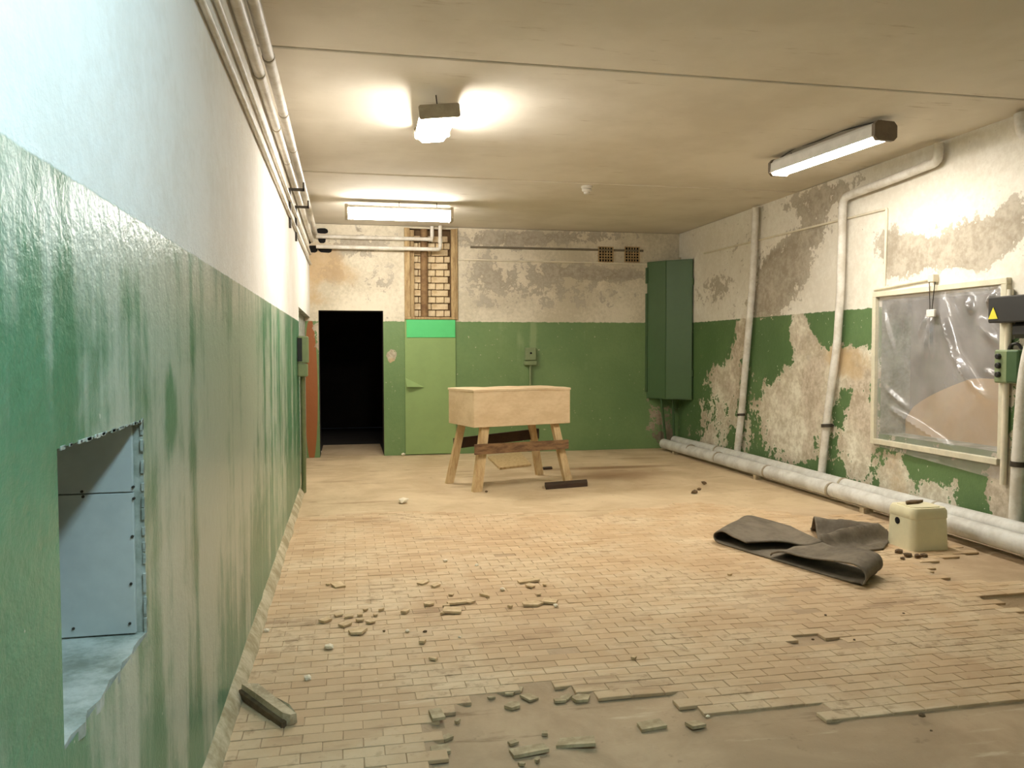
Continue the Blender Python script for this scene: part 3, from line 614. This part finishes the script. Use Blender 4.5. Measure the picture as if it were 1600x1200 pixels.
pipe('conduit', [bp(735, 386, YB-.012), bp(1005, 392, YB-.012)], .016, M['cavity'], 'dull grey-brown strip for the dark groove running behind the vents on the back wall', 'conduit', rr=0, seg=8)  # raised tube stands in for a dark groove in the wall
pipe('conduit', [wp(1100, 396, XR-.01), wp(1386, 326, XR-.01), wp(1382, 447, XR-.01)], .013, M['cream'], 'thin cream conduit along the right wall dropping beside the window', 'conduit', rr=.02, seg=8)
pipe('conduit', [wp(1366, 453, XR-.012), wp(1455, 436, XR-.012)], .012, M['cream'], 'short cream conduit just above the plastic covered window', 'conduit', rr=.0, seg=8)
pipe('conduit', [wp(1579, 452, XR-.03), wp(1572, 600, XR-.03), wp(1567, 757, XR-.03)], .024, M['cream'], 'cream vertical conduit along the right side of the window', 'conduit', rr=.1, seg=10)

# ------------------------------------------------------------------ green corner cabinet
cz0, cz1 = .775, 2.85
cb = empty('corner_cabinet', (4.7, 11.4, cz0)); finish(cb, 'tall dark green metal cabinet hung in the far right corner', 'cabinet')
F4 = [(4.50, YB-.005), (4.69, 11.38), (5.0, 11.13), (5.012, 11.20), (5.012, YB-.005)]
bm = B(); prism(bm, [(a-4.7, b-11.4) for a, b in F4], 0, cz1-cz0); obj('body', bm, M['green'], cb)
d_ = Vector((5.0-4.69, 11.13-11.38, 0)); L = d_.length; an = math.atan2(d_.y, d_.x)
Mx = Matrix.Translation((-.01, -.02, 0)) @ Matrix.Rotation(an, 4, 'Z')
bm = B(); box(bm, (.004, -.012, .012), (L-.004, .0, cz1-cz0-.012), .004, Mx); cdoor = obj('front_door', bm, M['green'], cb)
d2 = Vector((4.69-4.50, 11.38-11.675, 0)); L2 = d2.length; a2 = math.atan2(d2.y, d2.x); M2 = Matrix.Translation((-.20, .275, 0)) @ Matrix.Rotation(a2, 4, 'Z')
bm = B(); box(bm, (.02, -.008, .012), (L2-.006, .0, cz1-cz0-.012), .003, M2); obj('side_sheet', bm, M['green'], cb)
for h_, g_ in ((1.75, .24), (.10, 1.5)):
    bm = B(); box(bm, (-.03, -.02, h_), (.02, .0, h_+g_), .003, M2); obj('flange', bm, M['green_dk'], cb)
for hz in (.35, 1.7):
    bm = B(); tube(bm, [(L+.006, -.012, hz), (L+.006, -.012, hz+.09)], .012, 8); bmesh.ops.transform(bm, matrix=Mx, verts=bm.verts); obj('hinge', bm, M['green_dk'], cdoor)
bm = B(); tube(bm, [(.21, .0, cz1-cz0), (.21, .0, cz1-cz0+.05)], .02, 8); obj('lug', bm, M['metal'], cb)
for a, b, lab in (((1033, 628), (1042, 690), 'left'), ((1051, 628), (1054, 690), 'right')):
    p = at(*a, 1, 11.5); q = at(*b, 1, 11.5)
    pipe('riser_pipe', [(p[0], 11.5, cz0+.0), (q[0], 11.5, -.01)], .02, M['green_dk'], 'thin dark green pipe dropping from the corner cabinet, %s one of two' % lab, rr=0, seg=8, group='pipes below the corner cabinet')

# ------------------------------------------------------------------ vents, smoke detector
for px, lab in ((946, 'left perforated vent grille high on the back wall'), (987, 'right perforated vent grille high on the back wall, nearer the green cabinet')):
    p = at(px, 398, 1, YB); v = empty('vent_grille', (p[0], YB, p[2])); finish(v, lab, 'vent', 'vent grilles')
    s = .105; bm = B(); box(bm, (-s, -.008, -s), (s, -.002, s)); obj('backing', bm, M['hole'], v)
    for lo, hi in (((-s-.012, -.03, -s-.012), (s+.012, 0, -s)), ((-s-.012, -.03, s), (s+.012, 0, s+.012)), ((-s-.012, -.03, -s), (-s, 0, s)), ((s, -.03, -s), (s+.012, 0, s))):
        bm = B(); box(bm, lo, hi); obj('frame_bar', bm, M['wood_fr'], v)
    bm = B()
    for i in range(1, 5):
        t_ = -s+2*s*i/5; box(bm, (t_-.007, -.022, -s), (t_+.007, -.012, s)); box(bm, (-s, -.024, t_-.007), (s, -.014, t_+.007))
    obj('lattice', bm, M['wood_fr'], v)
p = at(917, 291, 2, ZC); sd = empty('smoke_detector', (p[0], p[1], ZC)); finish(sd, 'round white smoke detector on the ceiling', 'smoke detector')
obj('base', lathe(B(), [(.062, .0), (.062, -.02), (.055, -.026)]), M['pipe'], sd, True); obj('sensor_head', lathe(B(), [(.05, -.024), (.056, -.04), (.05, -.055), (.034, -.062), (.032, -.08), (.022, -.088)]), M['pipe'], sd, True)

# ------------------------------------------------------------------ lamps
def lamp(name, mid, yaw, tilt, L, label, em, profile_w=.24, cap_h=.115, cap_mat=None, roll=0.0, drop=None, skirt=0.0, dh=.115):
    root = empty(name, mid); root.rotation_euler = (tilt, roll, yaw); finish(root, label, 'ceiling lamp')
    w2 = profile_w/2; h = L/2          # local y = long axis, z = 0 at the top of the tray
    bm = B(); loft(bm, [(-.07, -h, 0), (.07, -h, 0), (w2-.01, -h, -.035), (-w2+.01, -h, -.035)], [(-.07, h, 0), (.07, h, 0), (w2-.01, h, -.035), (-w2+.01, h, -.035)]); obj('tray', bm, M['tray'], root)
    prof = [(-w2+.012, -.036), (w2-.012, -.036), (w2-.02, -.036-(dh-.036)*.5), (w2-.06, -dh), (-w2+.06, -dh), (-w2+.02, -.036-(dh-.036)*.5)]
    if skirt:
        for s in (-1, 1):
            bm = B(); loft(bm, [(s*(w2-.012), -h, -.03), (s*(w2-.004), -h, -.03), (s*w2, -h, -skirt), (s*(w2-.008), -h, -skirt)], [(s*(w2-.012), h, -.03), (s*(w2-.004), h, -.03), (s*w2, h, -skirt), (s*(w2-.008), h, -skirt)]); obj('reflector_side', bm, M['tray'], root)
        prof = [(-w2+.022, -.04), (w2-.022, -.04), (w2-.022, -skirt+.012), (w2-.05, -skirt-.006), (-w2+.05, -skirt-.006), (-w2+.022, -skirt+.012)]
    bm = B(); loft(bm, [(a, -h+.012, b) for a, b in prof], [(a, h-.012, b) for a, b in prof]); obj('diffuser', bm, em, root)
    c = .03 if cap_h > .1 else .010
    for s in (-1, 1):
        oc = [(-w2+c, .008), (w2-c, .008), (w2, .008-c), (w2, -cap_h+c), (w2-c, -cap_h), (-w2+c, -cap_h), (-w2, -cap_h+c), (-w2, .008-c)]
        y_a, y_b = (h-.02, h+.015) if s > 0 else (-h-.015, -h+.02)
        bm = B(); loft(bm, [(a, y_a, b) for a, b in oc], [(a, y_b, b) for a, b in oc]); obj('end_cap', bm, cap_mat or M['metal_dk'], root)
    if drop:
        for yy, top in drop:
            bm = B(); tube(bm, [(0, yy, 0), (random.uniform(-.02, .02), yy, top)], .005, 6); obj('hanger_rod', bm, M['dkiron'], root)
    return root
l1 = lamp('ceiling_lamp', (.655, 6.02, 3.228), -.06, math.radians(6.5), .95, 'lit fluorescent ceiling lamp seen end-on near the left wall', E_WARM, .28, .085, M['metal'], roll=-.10, drop=[(-.33, .095), (.30, .02)])
l2 = lamp('ceiling_lamp', (4.0, 6.22, 3.25), .098, 0.0, 1.33, 'lit fluorescent ceiling lamp near the right wall above the window', E_WARM2, .21, .14, M['metal_dk'], drop=[(-.5, .04), (.5, .04)], skirt=.115)
bm = B(); tube(bm, roundpath([(-.03, -.66, .012), (-.05, -.2, .045), (-.04, .1, .035), (-.05, .35, .05), (-.04, .6, .01), (-.02, .70, -.05)], .08), .006, 6); obj('cable', bm, M['dkiron'], l2)
l3 = lamp('ceiling_lamp', (.635, 9.80, 3.225), math.radians(90), 0.0, 1.25, 'lit fluorescent ceiling lamp across the room above the doorway', E_WARM3, .22, .16, M['metal'], drop=[(0.0, .065), (-.45, .065)], dh=.15)
l4 = lamp('ceiling_lamp', (.75, .75, 3.17), 0.0, 0.0, 1.30, 'cool white fluorescent ceiling lamp above the camera, out of view', E_COOL, .23, .125, M['metal'], roll=.75, drop=[(-.4, .10), (.4, .10)], skirt=.115)

# ------------------------------------------------------------------ switches and boxes
p = at(828, 557, 1, YB); sw = empty('socket_box', (p[0], YB, p[2])); finish(sw, 'small green painted socket box on the back wall behind the table', 'socket')
bm = B(); box(bm, (-.085, -.07, -.06), (.085, 0, .13), .012); swh = obj('housing', bm, M['sage'], sw)
bm = B(); box(bm, (-.095, -.075, -.13), (.095, 0, -.065), .01); obj('base', bm, M['sage'], sw)
obj('keyhole', lathe(B(), [(.016, 0), (.016, .006)], Matrix.Translation((0, -.07, .05)) @ Matrix.Rotation(math.pi/2, 4, 'X'), 10), M['hole'], swh)
bm = B(); tube(bm, [(0, -.03, -.12), (0, -.03, -p[2]+.02)], .018, 8); obj('conduit', bm, M['sage'], sw)
p = at(464, 541, 0, XL); jb = empty('switch_box', (XL, 8.62, 1.5)); finish(jb, 'sage green switch box on the left wall near the doorway', 'switch')
bm = B(); box(bm, (0, -.05, -.12), (.11, .13, .16), .012); jbh = obj('housing', bm, M['sage'], jb)
bm = B(); box(bm, (.005, -.054, -.10), (.05, -.05, .14)); obj('dark_side', bm, M['black'], jbh)
bm = B(); box(bm, (0, -.04, -.26), (.10, .12, -.125), .01); obj('base', bm, M['sage'], jb)
bm = B(); tube(bm, [(.045, .06, -.25), (.045, .10, -1.0), (.04, .14, -1.49)], .026, 10); obj('conduit', bm, M['olive'], jb, True)
p = at(1587, 484, 0, XR); kb = empty('warning_box', (XR, p[1], p[2])); finish(kb, 'black electric box with a yellow warning triangle beside the window', 'electric box')
bm = B(); box(bm, (-.16, -.30, -.10), (0, .10, .10), .01); kbh = obj('housing', bm, M['black'], kb)
bm = B(); loft(bm, [(-.161, .085, -.07), (-.161, -.005, -.07), (-.161, .04, .02)], [(-.165, .085, -.07), (-.165, -.005, -.07), (-.165, .04, .02)]); obj('warning_triangle', bm, M['yellow'], kbh)
bm = B(); box(bm, (-.11, -.28, -.22), (0, -.06, -.10), .03); obj('lower_housing', bm, M['black'], kb)
p = at(1584, 571, 0, XR); kb2 = empty('button_box', (XR, p[1], p[2])); finish(kb2, 'grey-green box with three black buttons below the black warning box', 'button box')
bm = B(); box(bm, (-.10, -.14, -.135), (0, .09, .12), .012); kb2h = obj('housing', bm, M['sage'], kb2)
bm = B(); box(bm, (-.105, -.145, -.13), (-.0, -.03, .115), .01); obj('dark_cover', bm, M['green_dk'], kb2)
for dz in (.07, 0, -.07):
    obj('button', lathe(B(), [(.022, 0), (.022, .02), (.016, .026)], Matrix.Translation((-.10, .035, dz)) @ Matrix.Rotation(-math.pi/2, 4, 'Y'), 12), M['black'], kb2h)
bm = B(); tube(bm, roundpath([(-.05, .0, .11), (-.05, -.02, .16), (-.04, -.08, .17), (-.03, -.12, .10)], .03), .012, 8); obj('cable', bm, M['black'], kb2, True)

# ------------------------------------------------------------------ work table (box on splayed legs)
TA = math.atan2(.316, 1.10); tb = empty('work_table', (1.80, 8.945, 0), TA); finish(tb, 'shallow beige box table on splayed timber legs near the back wall', 'table')
bx, by = .60, .34; zb0, zb1 = .685, 1.075
def boxside(lo, hi, nm='side_board', m=None): bm = B(); box(bm, lo, hi, .004); return obj(nm, bm, m or M['ply'], tb)
boxside((-bx, -by, zb0), (bx, -by+.02, zb1)); boxside((-bx, by-.02, zb0), (bx, by, zb1)); boxside((-bx, -by+.02, zb0), (-bx+.02, by-.02, zb1)); boxside((bx-.02, -by+.02, zb0), (bx, by-.02, zb1))
boxside((-bx+.02, -by+.02, zb0), (bx-.02, by-.02, zb0+.03), 'bottom', M['wood'])
bm = B(); n_ = 24; g = []
for i in range(n_+1):
    row = []
    for j in range(13):
        x = -bx-.006+(2*bx+.012)*i/n_; y = -by-.006+(2*by+.012)*j/12
        row.append(bm.verts.new((x, y, zb1+.012+.010*mn.noise(Vector((x*4, y*4, 3)))+.012*math.exp(-((x/.45)**2+(y/.25)**2)))))
    g.append(row)
for i in range(n_):
    for j in range(12): bm.faces.new((g[i][j], g[i+1][j], g[i+1][j+1], g[i][j+1]))
r_ = bmesh.ops.extrude_face_region(bm, geom=bm.faces[:]); bmesh.ops.translate(bm, verts=[v for v in r_['geom'] if isinstance(v, bmesh.types.BMVert)], vec=(0, 0, -.022))
obj('top', bm, M['ply'], tb)
Ri = Matrix.Rotation(-TA, 4, 'Z')
def loc(p): return Ri @ (Vector((p[0], p[1], p[2]))-Vector((1.80, 8.945, 0)))
for (px, py), (tx, ty), wd in (((745, 768), (-.44, -.27), .052), ((702, 755), (-.47, .25), .042), ((888, 755), (.44, -.25), .046), ((843, 742), (.42, .26), .042)):
    f_ = loc(at(px, py, 2, 0)); a = Vector((tx, ty, zb0+.02)); s = wd
    bm = B(); loft(bm, [(f_.x-s, f_.y-.03, 0), (f_.x+s, f_.y-.03, 0), (f_.x+s, f_.y+.03, 0), (f_.x-s, f_.y+.03, 0)], [(a.x-s*.9, a.y-.03, a.z), (a.x+s*.9, a.y-.03, a.z), (a.x+s*.9, a.y+.03, a.z), (a.x-s*.9, a.y+.03, a.z)])
    obj('leg', bm, M['wood'], tb)
bm = B(); loft(bm, [(-.60, -.375, .40), (-.60, -.345, .40), (-.60, -.345, .51), (-.60, -.375, .51)], [(.56, -.375, .40), (.56, -.345, .40), (.56, -.345, .50), (.56, -.375, .50)]); obj('brace', bm, M['wood_dk'], tb)
bm = B(); loft(bm, [(-.55, .30, .39), (-.55, .33, .39), (-.55, .33, .51), (-.55, .30, .51)], [(.56, .30, .45), (.56, .33, .45), (.56, .33, .57), (.56, .30, .57)]); obj('brace', bm, M['wood_blk'], tb)

# boards and bars on the floor
def flat(name, pxs, h, m, label, cat, z=.0, group=None, tilt=None):
    P_ = [at(a, b, 2, z) for a, b in pxs]; c = np.mean(P_, axis=0)
    bm = B(); prism(bm, [(p[0]-c[0], p[1]-c[1]) for p in P_], 0, h); o = obj(name, bm, m); o.location = (c[0], c[1], z)
    if tilt: o.rotation_euler = tilt
    return finish(o, label, cat, group)
flat('plank', [(762, 716), (812, 708), (830, 728), (781, 734)], .025, M['wood'], 'pale flat board lying under the table', 'board')
flat('steel_bar', [(851, 760), (917, 755), (918, 760), (853, 765)], .045, M['wood_blk'], 'dark bar lying at the right front leg of the table', 'bar')
flat('steel_bar', [(848, 732), (862, 731), (863, 733), (849, 734)], .02, M['wood_blk'], 'small dark stick behind the right legs of the table', 'stick')
# broken kerb slab near the left wall
a, b = at(386, 1087, 2, 0), at(458, 1134, 2, 0); mid = (a+b)/2; ang = math.atan2(b[1]-a[1], b[0]-a[0]); L = np.linalg.norm(b-a)
bm = B(); top = []; N_ = 9
outl = [(-L/2, -.028), (-L*.2, -.03), (L*.1, -.031), (L*.42, -.03), (L/2, -.012), (L/2-.006, .022), (L*.3, .03), (0, .027), (-L*.18, .031), (-L*.36, .026), (-L/2+.004, .012)]
A_ = [bm.verts.new((x, y, .0)) for x, y in outl]; B_ = [bm.verts.new((x*.985, y*.9, .042+.006*math.sin(i*2.3))) for i, (x, y) in enumerate(outl)]
bm.faces.new(A_[::-1]); bm.faces.new(B_)
for i in range(len(outl)): bm.faces.new((A_[i], A_[(i+1) % len(outl)], B_[(i+1) % len(outl)], B_[i]))
o = obj('concrete_slab', bm, M['slab']); o.location = (mid[0], mid[1], .012); o.rotation_euler = (0, math.radians(2), ang); finish(o, 'broken bar of concrete lying by the foot of the left wall', 'rubble')
bm = B(); box(bm, (-L/2, -.045, -.012), (L/2-.01, -.022, .02), .003); obj('shadow_strip', bm, M['debris'], o)  # dark strip painted for the shadowed side of the bar

# ------------------------------------------------------------------ cream plastic box
SA, SB, SH = .158, .150, .315
q2 = at(1426, 862, 2, 0); st = empty('plastic_box', (q2[0]+SA*1.0, q2[1]+SB*1.0, 0), math.radians(-1)); finish(st, 'cream plastic box turned upside down by the floor pipes', 'box')
def rrect(a, b, r, n=5):
    out = []
    for cx, cy, s in ((a-r, b-r, 0), (-a+r, b-r, 90), (-a+r, -b+r, 180), (a-r, -b+r, 270)):
        for k in range(n+1): t_ = math.radians(s+90*k/n); out.append((cx+r*math.cos(t_), cy+r*math.sin(t_)))
    return out
bm = B(); secs = [(1.05, 0), (1.035, .03), (1.0, .2), (.985, .235), (1.01, .24), (1.01, .265), (.99, .295), (.93, SH)]
rings = [[bm.verts.new((x, y, z)) for x, y in rrect(SA*k, SB*k, .05)] for k, z in secs]
for r0, r1 in zip(rings, rings[1:]):
    for i in range(len(r0)): bm.faces.new((r0[i], r0[(i+1) % len(r0)], r1[(i+1) % len(r0)], r1[i]))
bm.faces.new(rings[-1]); bm.faces.new(rings[0][::-1]); shl = obj('shell', bm, M['plast'], st, True)
bm = B(); prism(bm, rrect(SA*.75, SB*.75, .04), SH-.004, SH+.006); obj('lid_ridge', bm, M['plast'], shl, True)
obj('hole', lathe(B(), [(.026, 0), (.026, .004)], Matrix.Translation((-SA*1.01, .02, .20)) @ Matrix.Rotation(-math.pi/2, 4, 'Y'), 14), M['hole'], shl)

# ------------------------------------------------------------------ folded rubber mat
A0 = np.array([2.80, 5.80]); B0 = np.array([3.19, 4.50]); ud = (B0-A0)/np.linalg.norm(B0-A0); wd_ = np.array([.74, .67]); UL = np.linalg.norm(B0-A0)
mt = empty('rubber_mat', (A0[0], A0[1], 0)); finish(mt, 'crumpled grey rubber mat folded over on the floor in front of the cream box', 'mat')
def sheet(name, prof, W, nv, thick, warp):
    bm = B(); g = []
    for j in range(nv+1):
        v = j/nv; row = []
        for i, (u, z) in enumerate(prof(v)):
            p = A0*0+ud*u+wd_*(v*W*(1-.52*max(0, min(1, (u-.45)/.5)))); dx, dy, dz = warp(u, v, z); row.append(bm.verts.new((p[0]+dx, p[1]+dy, max(z+dz, .004))))
        g.append(row)
    for a, b in zip(g, g[1:]):
        for i in range(len(a)-1): bm.faces.new((a[i], a[i+1], b[i+1], b[i]))
    o = obj(name, bm, M['rubber'], mt, True); s = o.modifiers.new('solid', 'SOLIDIFY'); s.thickness = thick; s.offset = 0; return o
def smooth_path(pts, n=60):
    pts = np.array(pts); k = len(pts); out = []
    for i in range(k-1):
        p0, p1, p2, p3 = pts[max(i-1, 0)], pts[i], pts[i+1], pts[min(i+2, k-1)]
        for t_ in np.linspace(0, 1, n//(k-1)+1)[:-1]:
            out.append(tuple(.5*((2*p1)+(-p0+p2)*t_+(2*p0-5*p1+4*p2-p3)*t_**2+(-p0+3*p1-3*p2+p3)*t_**3)))
    out.append(tuple(pts[-1])); return out
def prof_main(v):
    fe = .34+.52*v; h1 = .105-.02*v; h2 = .155-.03*v; cu = .70+.05*v
    return smooth_path([(fe, .05+.04*v), (fe*.6, .075+.02*v), (.10, h1), (.01, h1*.75), (.0, .035), (.06, .012), (.3, .008), (.7, .008), (1.1, .008), (UL-.04, .02), (UL+.02, .06), (UL-.0, .12), (UL-.10, h2), (UL-.35, h2*.75), (cu, .075), (cu-.12+.1*v, .03+.02*v)], 90)
sheet('folded_sheet', prof_main, .80, 20, .010, lambda u, v, z: (.05*v*(.5-u/UL)+.02*math.sin(5*v+u*3)*v, .10*v*(.5-u/UL), .022*math.sin(3.1*v+u*4)*(1 if z > .03 else 0)+.02*mn.noise(Vector((u*3, v*3, 1)))*(1 if z > .03 else .0)))
def roll(name, pa, pb, r0, r1, a0, a1, flat_=.75, lift=0.0):     # an open roll of sheet, C-shaped in section, lying from pa to pb
    pa = Vector((*at(*pa, 2, 0)[:2], 0))-Vector((A0[0], A0[1], 0)); pb = Vector((*at(*pb, 2, 0)[:2], 0))-Vector((A0[0], A0[1], 0))
    d = (pb-pa); sd_ = Vector((-d.y, d.x, 0)).normalized(); bm = B(); g = []
    for j in range(15):
        t_ = j/14; r = r0+(r1-r0)*t_; row = []
        for k in range(29):
            an = math.radians(a0+(a1-a0)*k/28); rr = r*(1.0+.35*k/28)
            p = pa+d*t_+sd_*(rr*math.cos(an)+.012*math.sin(5*t_+k*.1)); z = max(.012, r*flat_+lift+rr*flat_*math.sin(an)+.008*math.sin(4*t_+k*.2))
            row.append(bm.verts.new((p.x, p.y, z)))
        g.append(row)
    for a, b in zip(g, g[1:]):
        for i in range(len(a)-1): bm.faces.new((a[i], a[i+1], b[i+1], b[i]))
    o = obj(name, bm, M['rubber'], mt, True); m_o = o.modifiers.new('solid', 'SOLIDIFY'); m_o.thickness = .010; m_o.offset = 0
roll('rolled_fold', (1326, 835), (1386, 840), .052, .036, -50, 235)
bm = B(); g = []; NU, NV = 40, 34
for i in range(NU+1):
    row = []
    for j in range(NV+1):
        u, v = i/NU, j/NV; p = at(1272+108*u+8*math.sin(4*v), 872-2*u*6-44*v*(1-.25*u), 2, 0)
        z = .022+.11*math.exp(-((v-.30-.22*u)/.10)**2)*(.55+.45*math.sin(2.6*u+.3))+.13*math.exp(-((v-.80+.20*u)/.11)**2)*(1-.45*u)+.02*mn.noise(Vector((u*5, v*5, 2)))
        z *= min(1, .25+6*min(v, 1-v, 1.0)); k = min(1, (1-u)*7); z = .012+(z-.012)*(.35+.65*k)
        row.append(bm.verts.new((p[0]-A0[0], p[1]-A0[1], max(.012, z))))
    g.append(row)
for a, b in zip(g, g[1:]):
    for i in range(NV): bm.faces.new((a[i], a[i+1], b[i+1], b[i]))
o = obj('crumpled_part', bm, M['rubber'], mt, True); m_o = o.modifiers.new('solid', 'SOLIDIFY'); m_o.thickness = .012; m_o.offset = 0

# ------------------------------------------------------------------ rubble: tile shards, crumbs
def shard(px, py, wpx, label, m=None, h=.011, asp=.75, group=None, rot=None, nside=None, z=None, cat='tile shard', name='tile_shard'):
    p = at(px, py, 2, 0); k = (np.array(p)-_O)@_F; w_ = wpx*k/FPX
    n = nside or random.choice((4, 4, 5, 6)); pts = []
    a0 = random.uniform(0, 6.28) if rot is None else rot
    if n == 4: base = [(-.5, -.5*asp), (.5, -.42*asp), (.46, .5*asp), (-.48, .44*asp)]
    else: base = [(.5*math.cos(2*math.pi*i/n)*random.uniform(.8, 1.05), .5*asp*math.sin(2*math.pi*i/n)*random.uniform(.8, 1.05)) for i in range(n)]
    pts = [(x*w_*random.uniform(.9, 1.05), y*w_*random.uniform(.9, 1.05)) for x, y in base]
    bm = B(); prism(bm, pts, 0, h); o = obj(name, bm, m or M['shard'])
    on_bare = any(inside((p[0], p[1]), q) for q in BARE)
    o.location = (p[0], p[1], (z if z is not None else (-.013 if on_bare else .004)))
    o.rotation_euler = (random.gauss(0, .05), random.gauss(0, .05), a0); return finish(o, label, cat, group)
U_ = [  # shards that stand out on their own
 (557, 989, 35, 'five-sided pinkish tile shard lying just in front of the left heap of broken tiles', .9, 5, .2),
 (707, 956, 30, 'pale square tile shard on top of the middle heap of broken tiles', .9, 4, -.2),
 (832, 946, 42, 'long pointed tile shard beside a white crumb, right of the middle heap', .6, 5, .1),
 (826, 910, 34, 'thin tile strip at the far end of the scattered shards', .35, 4, .05),
 (758, 932, 30, 'triangular tile shard between the middle heap and the right shards', .6, 3, -1.2),
 (714, 944, 30, 'grey tile shard at the back of the middle heap', .5, 4, .1),
 (901, 1157, 62, 'large whole tile lying loose on the bare concrete in the foreground', .50, 4, -.35),
 (1018, 1131, 42, 'square tile piece lying on the bare concrete right of the large loose tile', .6, 4, .05),
 (1087, 1130, 26, 'small square tile piece at the right corner of the bare patch', .9, 4, .2),
 (827, 1170, 60, 'pale rectangular tile still set flat in the bare concrete', .45, 4, .03),
 (682, 1120, 22, 'upright-looking tile piece at the left edge of the bare patch', 1.6, 4, .1),
 (688, 1169, 32, 'pale cracked tile at the lower left corner of the bare patch', .8, 4, .05),
 (802, 1100, 32, 'broken tile piece standing forward of the bare patch edge', .8, 5, .5),
 (907, 1089, 38, 'angular tile piece tilted on the upper edge of the bare patch', .7, 5, .4)]
for px, py, wpx, lab, asp, n, rot in U_:
    shard(px, py, wpx, lab, M['shard_g'] if py > 1050 else M['shard'], asp=asp, nside=n, rot=rot, h=.013)
for g_, lab, L_ in (('left heap shards', 'small tan tile shard in the left heap of broken tiles', [(579, 973, 22), (562, 971, 16), (539, 978, 19), (529, 963, 13), (545, 965, 13), (562, 963, 12), (587, 963, 9), (596, 955, 10), (571, 955, 8), (508, 972, 18)]),
                    ('middle heap shards', 'small tan tile shard in the middle heap of broken tiles', [(692, 960, 11), (670, 946, 21), (733, 942, 16), (705, 931, 9), (661, 912, 17), (681, 917, 14), (697, 949, 12), (633, 958, 15)]),
                    ('right shards', 'small tan tile shard scattered right of the middle heap', [(829, 917, 22), (851, 916, 14), (859, 942, 24), (797, 950, 8), (842, 931, 12)]),
                    ('patch edge shards', 'small broken tile shard along the upper edge of the bare patch', [(796, 1079, 24), (810, 1074, 16), (827, 1087, 24), (884, 1087, 28), (768, 1087, 12), (875, 1092, 20)]),
                    ('patch floor shards', 'little tile chip lying on the bare concrete of the foreground', [(840, 1184, 17), (815, 1190, 14), (802, 1157, 16), (851, 1143, 11), (698, 1150, 18), (715, 1124, 10)])):
    for px, py, wpx in L_: shard(px, py, wpx, lab, M['shard_g'] if py > 1050 else M['shard'], group=g_, asp=random.uniform(.55, .9), h=random.uniform(.008, .014))
for px, py, wpx, lab in ((528, 916, 24, 'thin tile chip lying alone behind the left heap of broken tiles'), (660, 1005, 14, 'tile chip lying alone in front of the middle heap'), (677, 1032, 13, 'tile chip lying between the middle heap and the bare patch'),
                         (512, 915, 9, 'tiny tile chip left of the thin lone chip behind the left heap'), (990, 1030, 9, 'tiny tile chip lying alone behind the bare patch'), (1140, 900, 8, 'tiny tile chip lying just in front of the rubber mat')):
    shard(px, py, wpx, lab, asp=random.uniform(.55, .9), h=random.uniform(.008, .014))
def crumb(px, py, wpx, lab, m=None, group=None, cat='crumb', name='plaster_crumb'):
    p = at(px, py, 2, 0); k = (np.array(p)-_O)@_F; w_ = wpx*k/FPX
    bm = B(); bmesh.ops.create_icosphere(bm, subdivisions=1, radius=w_/2)
    for v in bm.verts: v.co *= random.uniform(.75, 1.15); v.co.z *= .6
    zmin = min(v.co.z for v in bm.verts)
    o = obj(name, bm, m or M['plasterbit']); o.location = (p[0], p[1], -zmin-.002); return finish(o, lab, cat, group)
crumb(630, 786, 18, 'white plaster lump on the floor in front of the doorway'); crumb(514, 1014, 18, 'flat white plaster flake in front of the left heap of tiles'); crumb(481, 1062, 15, 'white plaster lump nearest the broken concrete bar')
crumb(474, 735, 9, 'white plaster lump at the foot of the left wall by the doorway'); crumb(868, 948, 10, 'white plaster crumb touching the long pointed shard')
for px, py, w_, lab in ((696, 878, 10, 'white crumb behind the middle heap, left of another like it'), (745, 884, 8, 'small white crumb behind the middle heap, right of a larger one'), (785, 923, 10, 'white crumb between the middle heap and the thin tile strip'), (637, 988, 9, 'white crumb in front of the gap between the left and middle heaps'),
                        (416, 987, 10, 'white crumb close to the kerb of the left wall'), (718, 996, 6, 'tiny white crumb in front of the middle heap'), (460, 800, 9, 'white crumb at the far end of the left kerb'), (452, 785, 8, 'white crumb at the foot of the green conduit of the left wall'), (1106, 1121, 8, 'white crumb at the right tip of the bare patch'), (630, 712, 8, 'white crumb below the green cover panel'), (500, 708, 7, 'white crumb at the left foot of the doorway')): crumb(px, py, w_, lab)
for px, py, w_ in ((1085, 771, 12), (1092, 766, 8), (1100, 757, 10)): crumb(px, py, w_, 'dark bit in the row of three between the table and the floor pipes', M['debris'], 'dark bits before the floor pipes', 'debris', 'debris_bit')
for px, py, w_, lab in ((600, 987, 6, 'dark bit right of the five-sided shard'), (664, 988, 8, 'dark bit right of a white crumb before the middle heap'), (1335, 1000, 5, 'tiny dark bit right of the small hole in the tiles'), (760, 769, 5, 'tiny dark bit at the front left table leg'), (1440, 1120, 12, 'dark lump at the broken edge of the tiles in the right foreground'), (1455, 1142, 5, 'dark speck on the bare concrete in the right foreground'), (1412, 959, 5, 'dark speck on the tiles in front of the cream box'), (1290, 962, 5, 'dark speck on the tiles in front of the rubber mat'), (1270, 1000, 6, 'dark bit inside the small hole in the tiles')): crumb(px, py, w_, lab, M['debris'], None, 'debris', 'debris_bit')
for px, py, w_ in ((1404, 858, 14), (1418, 864, 14), (1434, 866, 13), (1444, 864, 12), (1410, 868, 8)):
    p = at(px, py, 2, 0); crumb(px, py+6, w_, 'dark piece of litter heaped in front of the cream box', M['debris'], 'litter by the box', 'litter', 'litter')
bm = B(); pts = [(0, 0), (.12, .02), (.2, .07), (.1, .08), (.03, .05)]; prism(bm, pts, 0, .02); o = obj('dry_leaf', bm, M['debris']); o.location = (st.location.x-.1, st.location.y+.0, SH+.006); finish(o, 'dry brown scrap lying on top of the cream box', 'scrap')
